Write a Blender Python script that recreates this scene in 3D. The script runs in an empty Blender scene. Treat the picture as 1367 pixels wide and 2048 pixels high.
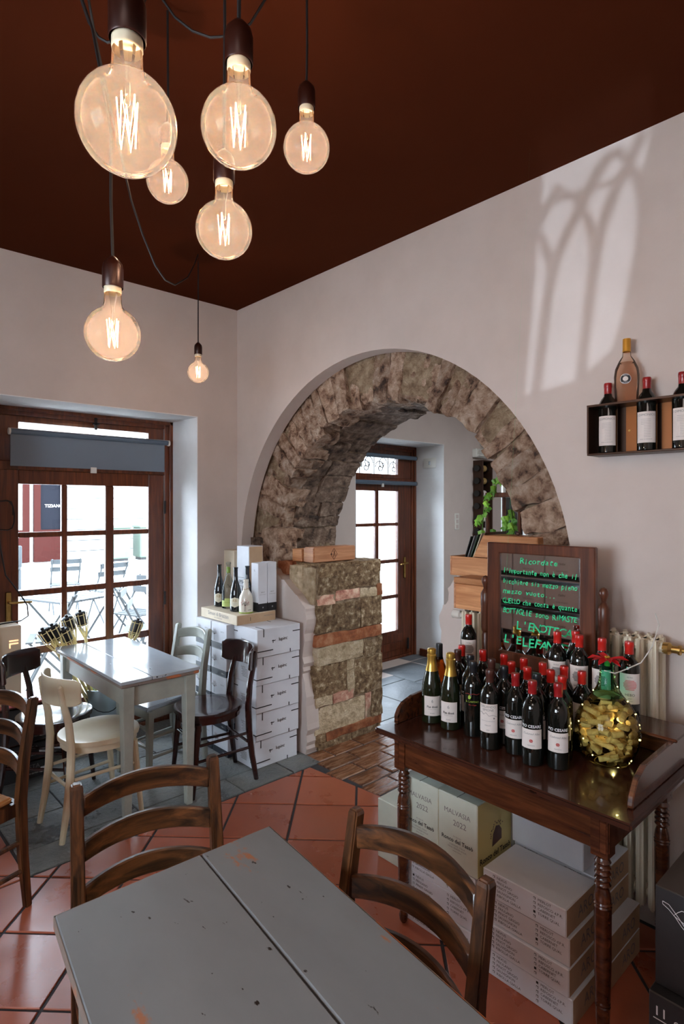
import bpy, bmesh, math, random
from math import pi, sin, cos, radians as R
from mathutils import Vector, Matrix, noise
from mathutils.geometry import tessellate_polygon
rnd = random.Random(7)
scene = bpy.context.scene
COL = scene.collection

# ------------------------------------------------------------ camera
YAW = math.atan((1950 - 683.5) / 1174.0)
cam = bpy.data.cameras.new('camera'); cam.sensor_fit = 'VERTICAL'; cam.sensor_height = 36.0
cam.lens = 36.0 * 1174.0 / 2048.0; cam.shift_y = -12.0 / 2048.0; cam.clip_start = .02; cam.clip_end = 200
camo = bpy.data.objects.new('camera', cam); COL.objects.link(camo)
camo.location = (0, 0, 1.66); camo.rotation_euler = (pi / 2, 0, YAW - pi / 2)
scene.camera = camo
# ------------------------------------------------------------ world, lights, exposure
w = bpy.data.worlds.new('world'); scene.world = w; w.use_nodes = True
w.node_tree.nodes['Background'].inputs[0].default_value = (.76, .88, 1, 1)
w.node_tree.nodes['Background'].inputs[1].default_value = 21.0
def light(name, kind, loc, energy, color, size=None, size_y=None, target=None, spot=None, portal=False, radius=None):
    l = bpy.data.lights.new(name, kind); l.energy = energy; l.color = color
    if kind == 'AREA':
        l.shape = 'RECTANGLE'; l.size = size; l.size_y = size_y or size; l.cycles.is_portal = portal
    if radius is not None: l.shadow_soft_size = radius
    o = bpy.data.objects.new(name, l); COL.objects.link(o); o.location = loc
    if target: o.rotation_euler = (Vector(target) - Vector(loc)).to_track_quat('-Z', 'Y').to_euler()
    if spot: l.spot_size = spot; l.spot_blend = .1
    return o
light('door_portal', 'AREA', (1.49, 4.5, 1.16), 1, (1, 1, 1), 1.33, 2.33, (1.49, 0, 1.16), portal=True)
light('door_portal', 'AREA', (4.43, 4.5, 1.16), 1, (1, 1, 1), 1.33, 2.33, (4.43, 0, 1.16), portal=True)
light('window_portal', 'AREA', (6.8, 4.5, 1.75), 1, (1, 1, 1), 1.2, 1.2, (6.8, 0, 1.75), portal=True)
light('ceiling_fill', 'AREA', (-1.2, -.9, 3.1), 20, (1, .86, .79), 1.2, 1.2, (-.9, -.9, 0))  # added fill lamp under the ceiling behind the viewer, no fixture modelled
light('window_daylight', 'AREA', (-2.42, .9, 1.65), 13, (.78, .89, 1), 1.5, 1.3, (0, .9, 1.2))
light('ceiling_fill', 'AREA', (4.2, 1.2, 3.1), 75, (.88, .94, 1), 1.2, 1.2, (4.2, 1.2, 0))  # added unseen fill lamp, brightens the second room and its door recess
# sunlight thrown up off the bright square through the arched west window
light('reflected_sun', 'SPOT', (-8.0, -3.0, .45), 2300, (.66, .83, 1), target=(2.49, 1.16, 2.6), spot=R(14), radius=.022)
vs = scene.view_settings; vs.view_transform = 'Standard'; vs.look = 'None'; vs.exposure = 0.0; vs.gamma = 1; vs.use_curve_mapping = False
try:
    scene.cycles.max_bounces = 10; scene.cycles.transparent_max_bounces = 24; scene.cycles.caustics_reflective = False; scene.cycles.caustics_refractive = False
    scene.cycles.sample_clamp_indirect = 6
except Exception: pass

# ------------------------------------------------------------ materials
M = {}
def srgb(*c): return tuple(((x / 255) / 12.92 if x <= 10 else ((x / 255 + .055) / 1.055) ** 2.4) for x in c) + (1,)
def base(name):
    m = bpy.data.materials.new(name); m.use_nodes = True; M[name] = m
    nt = m.node_tree; return m, nt, nt.nodes['Principled BSDF']
def simple(name, col, rough=.5, metal=0, coat=0, spec=None, emit=None, es=0):
    m, nt, p = base(name); p.inputs['Base Color'].default_value = col; p.inputs['Roughness'].default_value = rough
    p.inputs['Metallic'].default_value = metal; p.inputs['Coat Weight'].default_value = coat
    if spec is not None: p.inputs['Specular IOR Level'].default_value = spec
    if emit: p.inputs['Emission Color'].default_value = emit; p.inputs['Emission Strength'].default_value = es
    return m
def N(nt, t, **k):
    n = nt.nodes.new(t)
    for a, b in k.items():
        if a in n.inputs: n.inputs[a].default_value = b
        else: setattr(n, a, b)
    return n
def ramp(nt, stops):
    r = nt.nodes.new('ShaderNodeValToRGB'); e = r.color_ramp.elements
    e[0].position, e[0].color = stops[0]; e[1].position, e[1].color = stops[-1]
    for s in stops[1:-1]:
        x = e.new(s[0]); x.color = s[1]
    return r
def grained(name, stops, scale=(1, 1, 1), freq=5, detail=8, rough=.5, rough2=None, bump=.1, bfreq=None, coat=0, vary=0, dist=.01, distort=0):
    """noise driven colour ramp with bump; vary = brightness change from piece to piece"""
    m, nt, p = base(name); L = nt.links.new
    tc = N(nt, 'ShaderNodeTexCoord'); mp = N(nt, 'ShaderNodeMapping'); mp.inputs['Scale'].default_value = scale
    L(tc.outputs['Object'], mp.inputs['Vector'])
    oi = N(nt, 'ShaderNodeObjectInfo')
    if vary:
        va = N(nt, 'ShaderNodeVectorMath', operation='ADD'); sc = N(nt, 'ShaderNodeVectorMath', operation='SCALE'); sc.inputs['Scale'].default_value = 17
        cmb = N(nt, 'ShaderNodeCombineXYZ')
        for i in range(3): L(oi.outputs['Random'], cmb.inputs[i])
        L(cmb.outputs[0], sc.inputs[0]); L(mp.outputs[0], va.inputs[0]); L(sc.outputs[0], va.inputs[1]); vec = va.outputs[0]
    else: vec = mp.outputs[0]
    no = N(nt, 'ShaderNodeTexNoise', Scale=freq, Detail=detail, Roughness=.6, Distortion=distort); L(vec, no.inputs['Vector'])
    r = ramp(nt, stops); L(no.outputs['Fac'], r.inputs['Fac']); c = r.outputs['Color']
    if vary:
        hs = N(nt, 'ShaderNodeHueSaturation'); mr = N(nt, 'ShaderNodeMapRange'); mr.inputs['To Min'].default_value = 1 - vary; mr.inputs['To Max'].default_value = 1 + vary
        L(oi.outputs['Random'], mr.inputs['Value']); L(mr.outputs[0], hs.inputs['Value']); L(c, hs.inputs['Color']); c = hs.outputs['Color']
    L(c, p.inputs['Base Color'])
    p.inputs['Roughness'].default_value = rough; p.inputs['Coat Weight'].default_value = coat
    if rough2 is not None:
        mr = N(nt, 'ShaderNodeMapRange'); mr.inputs['To Min'].default_value = rough; mr.inputs['To Max'].default_value = rough2
        mr.inputs['From Min'].default_value = .3; mr.inputs['From Max'].default_value = .7
        L(no.outputs['Fac'], mr.inputs['Value']); L(mr.outputs[0], p.inputs['Roughness'])
    if bump:
        b = N(nt, 'ShaderNodeBump', Strength=bump, Distance=dist)
        if bfreq:
            n2 = N(nt, 'ShaderNodeTexNoise', Scale=bfreq, Detail=6, Roughness=.65); L(vec, n2.inputs['Vector']); L(n2.outputs['Fac'], b.inputs['Height'])
        else: L(no.outputs['Fac'], b.inputs['Height'])
        L(b.outputs[0], p.inputs['Normal'])
    return m
def wood(name, dark, light_, along='z', rough=.35, bump=.08, coat=0, vary=.12, freq=6):
    sc = {'x': (.12, 1.6, 1.6), 'y': (1.6, .12, 1.6), 'z': (1.6, 1.6, .12)}[along]
    sc = tuple(s * 4 for s in sc)
    return grained(name, [(.36, dark), (.52, tuple(a * .62 + b * .38 for a, b in zip(dark, light_))), (.70, light_)], sc, freq, 6, rough, None, bump, None, coat, vary, .004, .6)
grained('wall_paint', [(.3, srgb(198, 184, 176)), (.7, srgb(207, 193, 185))], (1, 1, 1), 3, 4, .75, None, .25, 60, dist=.002)
grained('reveal_plaster', [(.3, srgb(222, 222, 222)), (.7, srgb(234, 234, 233))], (1, 1, 1), 4, 5, .7, None, .35, 22, dist=.006)
grained('ceiling_paint', [(.3, srgb(68, 30, 15)), (.7, srgb(71, 32, 16))], (1, 1, 1), 2, 3, 1.0, None, 0)
M['ceiling_paint'].node_tree.nodes['Principled BSDF'].inputs['Specular IOR Level'].default_value = .05
grained('terracotta', [(.3, srgb(148, 78, 54)), (.55, srgb(162, 88, 62)), (.75, srgb(154, 94, 74))], (1, 1, 1), 3, 6, .24, .38, .12, 14, vary=.14, dist=.003)
grained('grout', [(.3, srgb(40, 40, 44)), (.7, srgb(60, 58, 60))], (1, 1, 1), 30, 4, .8, None, .2)
grained('slab_stone', [(.3, srgb(78, 82, 84)), (.5, srgb(116, 118, 116)), (.72, srgb(134, 130, 120))], (1, 1, 1), 4, 8, .24, .42, 1.0, 38, vary=.2, dist=.022)
grained('blue_slab', [(.3, srgb(86, 94, 100)), (.7, srgb(124, 130, 134))], (1, 1, 1), 4, 8, .30, .5, .6, 25, vary=.15, dist=.005)
grained('paver_clay', [(.3, srgb(72, 42, 28)), (.5, srgb(118, 76, 50)), (.72, srgb(150, 112, 84))], (1.2, 8, 3), 6, 8, .18, .35, .9, 5, vary=.22, dist=.008)
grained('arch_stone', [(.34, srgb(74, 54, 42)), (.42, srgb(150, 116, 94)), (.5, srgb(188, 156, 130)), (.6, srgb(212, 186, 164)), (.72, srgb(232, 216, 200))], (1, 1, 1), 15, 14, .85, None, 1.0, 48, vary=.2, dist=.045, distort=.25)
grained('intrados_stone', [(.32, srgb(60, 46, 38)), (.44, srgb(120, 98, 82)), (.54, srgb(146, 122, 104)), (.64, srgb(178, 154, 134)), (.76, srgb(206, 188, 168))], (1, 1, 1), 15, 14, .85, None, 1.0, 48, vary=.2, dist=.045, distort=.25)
grained('jamb_stone', [(.34, srgb(92, 68, 44)), (.45, srgb(128, 100, 70)), (.56, srgb(158, 132, 98)), (.68, srgb(222, 202, 170))], (1, 1, 1), 26, 14, .8, None, 1.0, 34, vary=.2, dist=.035, distort=.2)
grained('pale_stone', [(.3, srgb(164, 140, 106)), (.5, srgb(206, 184, 150)), (.7, srgb(230, 214, 186))], (1, 1, 1), 17, 14, .8, None, .9, 34, vary=.1, dist=.035)
grained('pink_brick', [(.3, srgb(150, 90, 74)), (.48, srgb(196, 144, 122)), (.66, srgb(222, 196, 170))], (1, 1, 1), 22, 8, .8, None, .8, 40, vary=.2, dist=.01)
grained('old_brick', [(.3, srgb(104, 54, 30)), (.5, srgb(158, 92, 54)), (.7, srgb(190, 138, 102))], (1, 1, 1), 14, 8, .8, None, .8, 40, vary=.2, dist=.01)
grained('mortar', [(.3, srgb(116, 92, 70)), (.5, srgb(168, 144, 116)), (.7, srgb(206, 186, 156))], (1, 1, 1), 16, 10, .9, None, 1, 50, dist=.035)
wood('door_wood', srgb(76, 36, 18), srgb(124, 64, 34), 'z', .3, .06)
wood('desk_wood', srgb(56, 28, 17), srgb(104, 58, 34), 'y', .22, .05, .3)
wood('chair_walnut', srgb(24, 14, 9), srgb(112, 70, 40), 'z', .3, .08, .2)
wood('chair_rail_walnut', srgb(24, 14, 9), srgb(112, 70, 40), 'y', .3, .08, .2)
wood('mahogany', srgb(28, 12, 12), srgb(56, 24, 20), 'y', .18, .03, .4)
wood('mirror_wood', srgb(66, 34, 21), srgb(112, 62, 38), 'z', .35, .05)
wood('pine', srgb(176, 116, 72), srgb(220, 164, 116), 'y', .45, .05)
wood('pine_long', srgb(168, 112, 76), srgb(214, 160, 122), 'x', .45, .05)
wood('bamboo', srgb(216, 198, 140), srgb(240, 228, 180), 'z', .4, .05)
wood('driftwood', srgb(92, 64, 44), srgb(150, 112, 82), 'z', .7, .3)
grained('grey_paint', [(.25, srgb(98, 98, 94)), (.5, srgb(116, 116, 111)), (.75, srgb(130, 130, 124))], (1, 1, 1), 7, 10, .34, .5, .15, 30, dist=.003)
grained('sage_paint', [(.3, srgb(140, 144, 136)), (.7, srgb(166, 170, 160))], (1, 1, 1), 6, 6, .3, .45, .08, 30, dist=.002)
grained('cream_paint', [(.3, srgb(206, 194, 164)), (.7, srgb(222, 212, 186))], (1, 1, 1), 5, 5, .28, .4, .04, 30, dist=.002)
grained('rush', [(.3, srgb(150, 96, 50)), (.7, srgb(206, 150, 92))], (2, 12, 12), 6, 6, .6, None, .4)
grained('carton_white', [(.3, srgb(210, 213, 220)), (.7, srgb(222, 225, 231))], (1, 1, 1), 5, 3, .6, None, .05, 60, dist=.002)
grained('carton_mint', [(.3, srgb(196, 204, 190)), (.7, srgb(212, 218, 204))], (1, 1, 1), 5, 3, .55, None, .05, 60, dist=.002)
grained('carton_cream', [(.3, srgb(196, 182, 118)), (.7, srgb(206, 192, 130))], (1, 1, 1), 5, 3, .6, None, .05, 60, dist=.002)
grained('cardboard', [(.3, srgb(176, 146, 116)), (.7, srgb(194, 164, 132))], (1, 1, 1), 6, 4, .75, None, .08, 60, dist=.002)
grained('carton_beige', [(.3, srgb(206, 190, 166)), (.7, srgb(220, 206, 182))], (1, 1, 1), 6, 4, .7, None, .08, 60, dist=.002)
grained('carton_black', [(.3, srgb(30, 30, 32)), (.7, srgb(44, 43, 44))], (1, 1, 1), 6, 4, .5, None, .08, 60, dist=.002)
simple('dark_top', srgb(56, 44, 36), .5)
simple('ink', srgb(24, 24, 26), .6); simple('white_ink', srgb(226, 226, 228), .6); simple('grey_ink', srgb(120, 116, 116), .6)
simple('blue_band', srgb(38, 44, 54), .5)
simple('bottle_glass', (.006, .007, .006, 1), .05, 0, .3); simple('burgundy_glass', (.012, .016, .020, 1), .06, 0, .4)
simple('champagne_glass', (.010, .014, .006, 1), .08, 0, .4)
simple('white_glaze', srgb(226, 222, 208), .18, 0, .4); simple('paper', srgb(222, 212, 206), .6); simple('paper_oval', srgb(226, 222, 200), .6)
simple('red_foil', srgb(196, 34, 26), .32, 0, .2); simple('dark_red_foil', srgb(150, 24, 28), .3, 0, .2); simple('gold_foil', srgb(214, 176, 84), .3, .8)
simple('gold_plain', srgb(206, 146, 50), .38, .4)
simple('black_foil', srgb(26, 28, 32), .35); simple('brown_foil', srgb(70, 36, 28), .35); simple('white_ring', srgb(210, 210, 210), .4)
simple('green_print', srgb(150, 176, 60), .6); simple('red_print', srgb(178, 50, 46), .6); simple('rose_print', srgb(214, 130, 130), .6); simple('gold_print', srgb(172, 140, 84), .5)
simple('lime_label', srgb(198, 216, 130), .6)
simple('mirror_glass', (.9, .92, .92, 1), .02, 1.0); simple('marker_green', srgb(52, 214, 148), .5, emit=None)
simple('brass', srgb(190, 156, 92), .28, .9); simple('steel', srgb(150, 150, 150), .3, .9); simple('galvanised', srgb(176, 188, 194), .38, .7)
simple('black_plastic', srgb(20, 18, 18), .45); simple('bronze', srgb(70, 42, 26), .35, .6); simple('cable_black', srgb(18, 14, 14), .6); simple('cable_white', srgb(216, 216, 210), .5)
simple('socket_brown', srgb(46, 18, 10), .35, .3)
simple('radiator_paint', srgb(222, 214, 192), .35, 0, .2); simple('plastic_white', srgb(220, 218, 210), .4); simple('blind_fabric', srgb(112, 122, 134), .8); simple('blind_tube', srgb(84, 98, 112), .5)
simple('lid_pink', srgb(214, 128, 130), .5); simple('shelf_metal', srgb(66, 44, 32), .4, .5); simple('shelf_panel', srgb(150, 84, 18), .4, .2)
simple('iron', srgb(28, 26, 26), .6); simple('petal_red', srgb(196, 16, 26), .6); simple('seed_yellow', srgb(190, 140, 40), .6)
grained('cork', [(.3, srgb(176, 146, 96)), (.7, srgb(216, 190, 142))], (1, 1, 1), 60, 6, .8, None, .3, vary=.2, dist=.002)
grained('leaf_green', [(.3, srgb(60, 128, 40)), (.7, srgb(150, 204, 70))], (1, 1, 1), 14, 3, .45, None, .1, vary=.3)
simple('piazza_chair', srgb(50, 54, 56), .6, spec=.2); simple('piazza_wood', srgb(56, 26, 16), .6)
grained('piazza_paving', [(.3, srgb(196, 196, 192)), (.7, srgb(226, 226, 222))], (1, 1, 1), 3, 5, .7, None, .1)
simple('piazza_wall', srgb(212, 212, 208), .8); simple('shop_red', srgb(48, 16, 12), .7, spec=.1); simple('shop_glass', srgb(10, 12, 20), .6, spec=.1); simple('bin_green', srgb(72, 86, 74), .6)
def glassy(name, tint, gloss=.08, rough=.0, tint_gloss=(1, 1, 1, 1), haze=0):
    m = bpy.data.materials.new(name); m.use_nodes = True; M[name] = m; nt = m.node_tree; nt.nodes.clear(); L = nt.links.new
    o = N(nt, 'ShaderNodeOutputMaterial'); t = N(nt, 'ShaderNodeBsdfTransparent'); t.inputs[0].default_value = tint
    g = N(nt, 'ShaderNodeBsdfGlossy'); g.inputs['Roughness'].default_value = rough; g.inputs['Color'].default_value = tint_gloss
    f = N(nt, 'ShaderNodeLayerWeight', Blend=gloss); mx = N(nt, 'ShaderNodeMixShader')
    if haze:
        tl = N(nt, 'ShaderNodeBsdfTranslucent'); tl.inputs[0].default_value = tint_gloss; m2 = N(nt, 'ShaderNodeMixShader'); m2.inputs[0].default_value = haze
        L(t.outputs[0], m2.inputs[1]); L(tl.outputs[0], m2.inputs[2]); t = m2
    L(f.outputs['Fresnel'], mx.inputs[0]); L(t.outputs[0], mx.inputs[1]); L(g.outputs[0], mx.inputs[2]); L(mx.outputs[0], o.inputs[0])
    return m
glassy('pane_glass', (.97, .98, 1, 1), .2)
glassy('bulb_glass', (1, .92, .84, 1), .12, .0, (1, .86, .76, 1), haze=.032)
glassy('amber_glass', (.62, .26, .08, 1), .12)
glassy('rose_glass', (.97, .86, .78, 1), .15, haze=.12)
glassy('clear_glass', (.90, .95, .96, 1), .22)
glassy('demijohn_green', (.36, .84, .66, 1), .2); glassy('demijohn_yellow', (.93, .94, .70, 1), .2)
simple('filament', (1, .6, .25, 1), .5, emit=(1, .55, .24, 1), es=28)
simple('fairy', (1, .9, .5, 1), .5, emit=(1, .85, .40, 1), es=5)
simple('lit_letters', (1, .7, .4, 1), .5, emit=(1, .62, .32, 1), es=1.2)
simple('lightbox_wood', srgb(206, 186, 160), .6)
# distressed tabletop paint: bare wood shows through worn spots
def worn(name, paint, wood_c, thr, rough, coat=0):
    m, nt, p = base(name); L = nt.links.new
    tc = N(nt, 'ShaderNodeTexCoord'); mp = N(nt, 'ShaderNodeMapping'); mp.inputs['Scale'].default_value = (1, .45, 1); L(tc.outputs['Object'], mp.inputs[0])
    n1 = N(nt, 'ShaderNodeTexNoise', Scale=9, Detail=10, Roughness=.62); n2 = N(nt, 'ShaderNodeTexNoise', Scale=3, Detail=6, Roughness=.6); n3 = N(nt, 'ShaderNodeTexNoise', Scale=46, Detail=3)
    for n in (n1, n2, n3): L(mp.outputs[0], n.inputs['Vector'])
    r1 = ramp(nt, [(thr, (0, 0, 0, 1)), (thr + .035, (1, 1, 1, 1))]); L(n1.outputs['Fac'], r1.inputs[0])
    r2 = ramp(nt, [(.3, tuple(c * .86 for c in paint[:3]) + (1,)), (.7, tuple(c * 1.12 for c in paint[:3]) + (1,))]); L(n2.outputs['Fac'], r2.inputs[0])
    r3 = ramp(nt, [(.265, tuple(c * .12 for c in wood_c[:3]) + (1,)), (.285, (1, 1, 1, 1))]); L(n3.outputs['Fac'], r3.inputs[0])
    mx = N(nt, 'ShaderNodeMix', data_type='RGBA'); L(r1.outputs[0], mx.inputs[0]); L(r2.outputs[0], mx.inputs[6]); mx.inputs[7].default_value = wood_c
    ml = N(nt, 'ShaderNodeMix', data_type='RGBA', blend_type='MULTIPLY'); ml.inputs[0].default_value = 1; L(mx.outputs[2], ml.inputs[6]); L(r3.outputs[0], ml.inputs[7])
    L(ml.outputs[2], p.inputs['Base Color']); p.inputs['Roughness'].default_value = rough; p.inputs['Coat Weight'].default_value = coat
    b = N(nt, 'ShaderNodeBump', Strength=.25, Distance=.003); L(r3.outputs[0], b.inputs['Height']); L(b.outputs[0], p.inputs['Normal'])
worn('worn_grey_top', srgb(116, 119, 122), srgb(156, 98, 64), .642, .42)
worn('worn_blue_top', srgb(168, 178, 186), srgb(120, 100, 84), .70, .16, .5)
worn('worn_desk_top', srgb(62, 34, 25), srgb(190, 160, 140), .80, .20, .3)
worn('worn_edge', srgb(124, 112, 104), srgb(176, 104, 66), .54, .5)

# ------------------------------------------------------------ geometry helpers
V = Vector
class MB:
    def __init__(s): s.v = []; s.f = []; s.m = []; s.mats = []
    def mat(s, name):
        if name not in s.mats: s.mats.append(name)
        return s.mats.index(name)
    def add(s, vs, fs, mat=None):
        k = len(s.v); s.v += [tuple(a) for a in vs]; s.f += [tuple(i + k for i in f) for f in fs]; mi = s.mat(mat) if mat else 0
        s.m += [mi] * len(fs); return s
    def box(s, x0, x1, y0, y1, z0, z1, mat=None):
        return s.add([(x0, y0, z0), (x1, y0, z0), (x1, y1, z0), (x0, y1, z0), (x0, y0, z1), (x1, y0, z1), (x1, y1, z1), (x0, y1, z1)],
                     [(0, 3, 2, 1), (4, 5, 6, 7), (0, 1, 5, 4), (1, 2, 6, 5), (2, 3, 7, 6), (3, 0, 4, 7)], mat)
    def beam(s, a, b, wa, ha, wb=None, hb=None, up=(0, 0, 1), mat=None):
        a, b = V(a), V(b); wb = wa if wb is None else wb; hb = ha if hb is None else hb
        d = (b - a).normalized(); u = d.cross(V(up)); u = u.normalized() if u.length > 1e-4 else V((0, 1, 0)); n = u.cross(d).normalized()
        vs = [p + u * (i * w_ / 2) + n * (j * h_ / 2) for p, w_, h_ in ((a, wa, ha), (b, wb, hb)) for i, j in ((-1, -1), (1, -1), (1, 1), (-1, 1))]
        return s.add(vs, [(0, 3, 2, 1), (4, 5, 6, 7), (0, 1, 5, 4), (1, 2, 6, 5), (2, 3, 7, 6), (3, 0, 4, 7)], mat)
    def ribbon(s, secs, mat=None, cap=True):
        """loft a list of closed sections with the same point count"""
        n = len(secs[0]); vs = [p for q in secs for p in q]; fs = []
        for i in range(len(secs) - 1):
            for j in range(n): fs.append((i * n + j, i * n + (j + 1) % n, (i + 1) * n + (j + 1) % n, (i + 1) * n + j))
        if cap: fs += [tuple(reversed(range(n))), tuple(range((len(secs) - 1) * n, len(secs) * n))]
        return s.add(vs, fs, mat)
    def tube(s, pts, r, seg=8, mat=None, flat=1.0):
        pts = [V(p) for p in pts]; secs = []; prev = None
        for i, p in enumerate(pts):
            d = (pts[min(i + 1, len(pts) - 1)] - pts[max(i - 1, 0)]).normalized()
            if prev is None: u = d.orthogonal().normalized()
            else: u = (prev - d * prev.dot(d)).normalized()
            prev = u; w_ = d.cross(u); rr = r[i] if isinstance(r, (list, tuple)) else r
            secs.append([p + u * cos(2 * pi * k / seg) * rr + w_ * sin(2 * pi * k / seg) * rr * flat for k in range(seg)])
        return s.ribbon(secs, mat)
    def lathe(s, prof, seg=16, c=(0, 0, 0), mat=None, a0=0, a1=2 * pi, axis='z'):
        full = abs(a1 - a0 - 2 * pi) < 1e-4; n = seg if full else seg + 1; vs = []; fs = []
        for r, z in prof:
            for k in range(n):
                a = a0 + (a1 - a0) * k / seg; q = (r * cos(a), r * sin(a), z)
                if axis == 'x': q = (q[2], q[0], q[1])
                if axis == 'y': q = (q[0], q[2], q[1])
                vs.append((q[0] + c[0], q[1] + c[1], q[2] + c[2]))
        for i in range(len(prof) - 1):
            for k in range(seg):
                k2 = (k + 1) % n; fs.append((i * n + k, i * n + k2, (i + 1) * n + k2, (i + 1) * n + k))
        return s.add(vs, fs, mat)
    def ball(s, c, r, seg=10, mat=None, sz=1):
        return s.lathe([(max(1e-4, r * sin(pi * i / 6)), -r * sz * cos(pi * i / 6)) for i in range(7)], seg, c, mat)
    def plate(s, outer, holes, fn, t0, t1, mat=None):
        """flat sheet with holes; fn(u, v, t) -> xyz"""
        loops = [outer] + list(holes); pts = [p for l in loops for p in l]
        tris = tessellate_polygon([[V((p[0], p[1], 0)) for p in l] for l in loops])
        n = len(pts); vs = [fn(p[0], p[1], t0) for p in pts] + [fn(p[0], p[1], t1) for p in pts]
        fs = [tuple(t) for t in tris] + [tuple(reversed([i + n for i in t])) for t in tris]; k = 0
        for l in loops:
            m_ = len(l)
            for i in range(m_): fs.append((k + i, k + (i + 1) % m_, n + k + (i + 1) % m_, n + k + i))
            k += m_
        return s.add(vs, fs, mat)
    def text(s, body, size, o, u, v, mat=None, align='CENTER', bold=0, shear=0, wrap=None, sx=1):
        vs, fs = glyphs(body, align, bold, shear)
        if wrap:
            r, a0, z = wrap; q = [(r * cos(a0 + x * size / r), r * sin(a0 + x * size / r), z + y * size) for x, y in vs]
        else:
            o, u, v = V(o), V(u).normalized(), V(v).normalized(); q = [o + u * x * size * sx + v * y * size for x, y in vs]
        return s.add(q, fs, mat)
    def build(s, name, mat=None, parent=None, smooth=False, bevel=0, seg=1, kind=None, label=None, norm=True):
        me = bpy.data.meshes.new(name); me.from_pydata(s.v, [], s.f)
        for mn in ([mat] if mat else s.mats): me.materials.append(M[mn])
        if not mat and len(s.mats) > 1: me.polygons.foreach_set('material_index', s.m)
        if norm or bevel:
            bm = bmesh.new(); bm.from_mesh(me)
            if norm: bmesh.ops.recalc_face_normals(bm, faces=bm.faces)
            if bevel:
                eg = [e for e in bm.edges if len(e.link_faces) == 2 and e.calc_face_angle(0) > .5]
                bmesh.ops.bevel(bm, geom=eg, offset=bevel, segments=seg, affect='EDGES', clamp_overlap=True)
            bm.to_mesh(me); bm.free()
        if smooth:
            me.polygons.foreach_set('use_smooth', [True] * len(me.polygons))
            try: me.set_sharp_from_angle(angle=R(33))
            except Exception: pass
        me.update()
        o = bpy.data.objects.new(name, me); COL.objects.link(o)
        if parent: o.parent = parent
        if kind: o['kind'] = kind
        if label: o['label'] = label
        return o
_gc = {}
def glyphs(body, align='CENTER', bold=0, shear=0):
    k = (body, align, bold, shear)
    if k not in _gc:
        c = bpy.data.curves.new('t', 'FONT'); c.body = body; c.size = 1; c.align_x = align; c.align_y = 'CENTER'; c.resolution_u = 2; c.offset = bold; c.shear = shear
        o = bpy.data.objects.new('t', c); COL.objects.link(o); dg = bpy.context.evaluated_depsgraph_get()
        me = bpy.data.meshes.new_from_object(o.evaluated_get(dg)); bpy.data.objects.remove(o); bpy.data.curves.remove(c)
        _gc[k] = ([(v.co.x, v.co.y) for v in me.vertices], [tuple(p.vertices) for p in me.polygons]); bpy.data.meshes.remove(me)
    return _gc[k]
def thing(name, label, cat, loc=(0, 0, 0), rz=0, group=None, kind=None):
    o = bpy.data.objects.new(name, None); COL.objects.link(o); o.location = loc; o.rotation_euler = (0, 0, rz); o.empty_display_size = .05
    return tag(o, label, cat, group, kind)
def tag(o, label=None, cat=None, group=None, kind=None):
    if label: o['label'] = label
    if cat: o['category'] = cat
    if group: o['group'] = group
    if kind: o['kind'] = kind
    return o
def kids(o): return [c for c in bpy.data.objects if c.parent == o]
def dup(o, loc=None, rz=None, label=None, group=None, parent=None):
    cs = kids(o); c = o.copy(); COL.objects.link(c)
    if parent: c.parent = parent
    if loc is not None: c.location = loc
    if rz is not None: c.rotation_euler = (0, 0, rz)
    if label: c['label'] = label
    if group: c['group'] = group
    for ch in cs: dup(ch, parent=c)
    return c
def hexa(mb, c, n=4, amp=.01, seed=0, rnd_=.10, mat=None):
    """rough stone: hexahedron c[8] (z-bottom 4 ccw, top 4), surface lattice pushed by noise, corners rounded"""
    idx = {}; vs = []; fs = []; off = V((seed * 1.7, seed * .9, seed * 2.3)); C = [V(p) for p in c]
    def P(i, j, k):
        if (i, j, k) in idx: return idx[(i, j, k)]
        q = V((i / n * 2 - 1, j / n * 2 - 1, k / n * 2 - 1)); L_ = sum(abs(t) ** 6 for t in q) ** (1 / 6); q2 = q / L_; q = q.lerp(q2, rnd_ * 3 if rnd_ * 3 < 1 else 1)
        a, b, t = [(x + 1) / 2 for x in q]
        p = ((C[0] * (1 - a) + C[1] * a) * (1 - b) + (C[3] * (1 - a) + C[2] * a) * b) * (1 - t) + ((C[4] * (1 - a) + C[5] * a) * (1 - b) + (C[7] * (1 - a) + C[6] * a) * b) * t
        p = p + noise.noise_vector(p * 9 + off) * amp + noise.noise_vector(p * 24 + off) * amp * .45 + noise.noise_vector(p * 60 + off) * amp * .22
        idx[(i, j, k)] = len(vs); vs.append(p); return idx[(i, j, k)]
    for i in range(n):
        for j in range(n):
            fs += [(P(i, j, 0), P(i, j + 1, 0), P(i + 1, j + 1, 0), P(i + 1, j, 0)), (P(i, j, n), P(i + 1, j, n), P(i + 1, j + 1, n), P(i, j + 1, n)),
                   (P(i, 0, j), P(i + 1, 0, j), P(i + 1, 0, j + 1), P(i, 0, j + 1)), (P(i, n, j), P(i, n, j + 1), P(i + 1, n, j + 1), P(i + 1, n, j)),
                   (P(0, i, j), P(0, i, j + 1), P(0, i + 1, j + 1), P(0, i + 1, j)), (P(n, i, j), P(n, i + 1, j), P(n, i + 1, j + 1), P(n, i, j + 1))]
    return mb.add(vs, fs, mat)
def boxc(x0, x1, y0, y1, z0, z1): return [(x0, y0, z0), (x1, y0, z0), (x1, y1, z0), (x0, y1, z0), (x0, y0, z1), (x1, y0, z1), (x1, y1, z1), (x0, y1, z1)]

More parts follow.
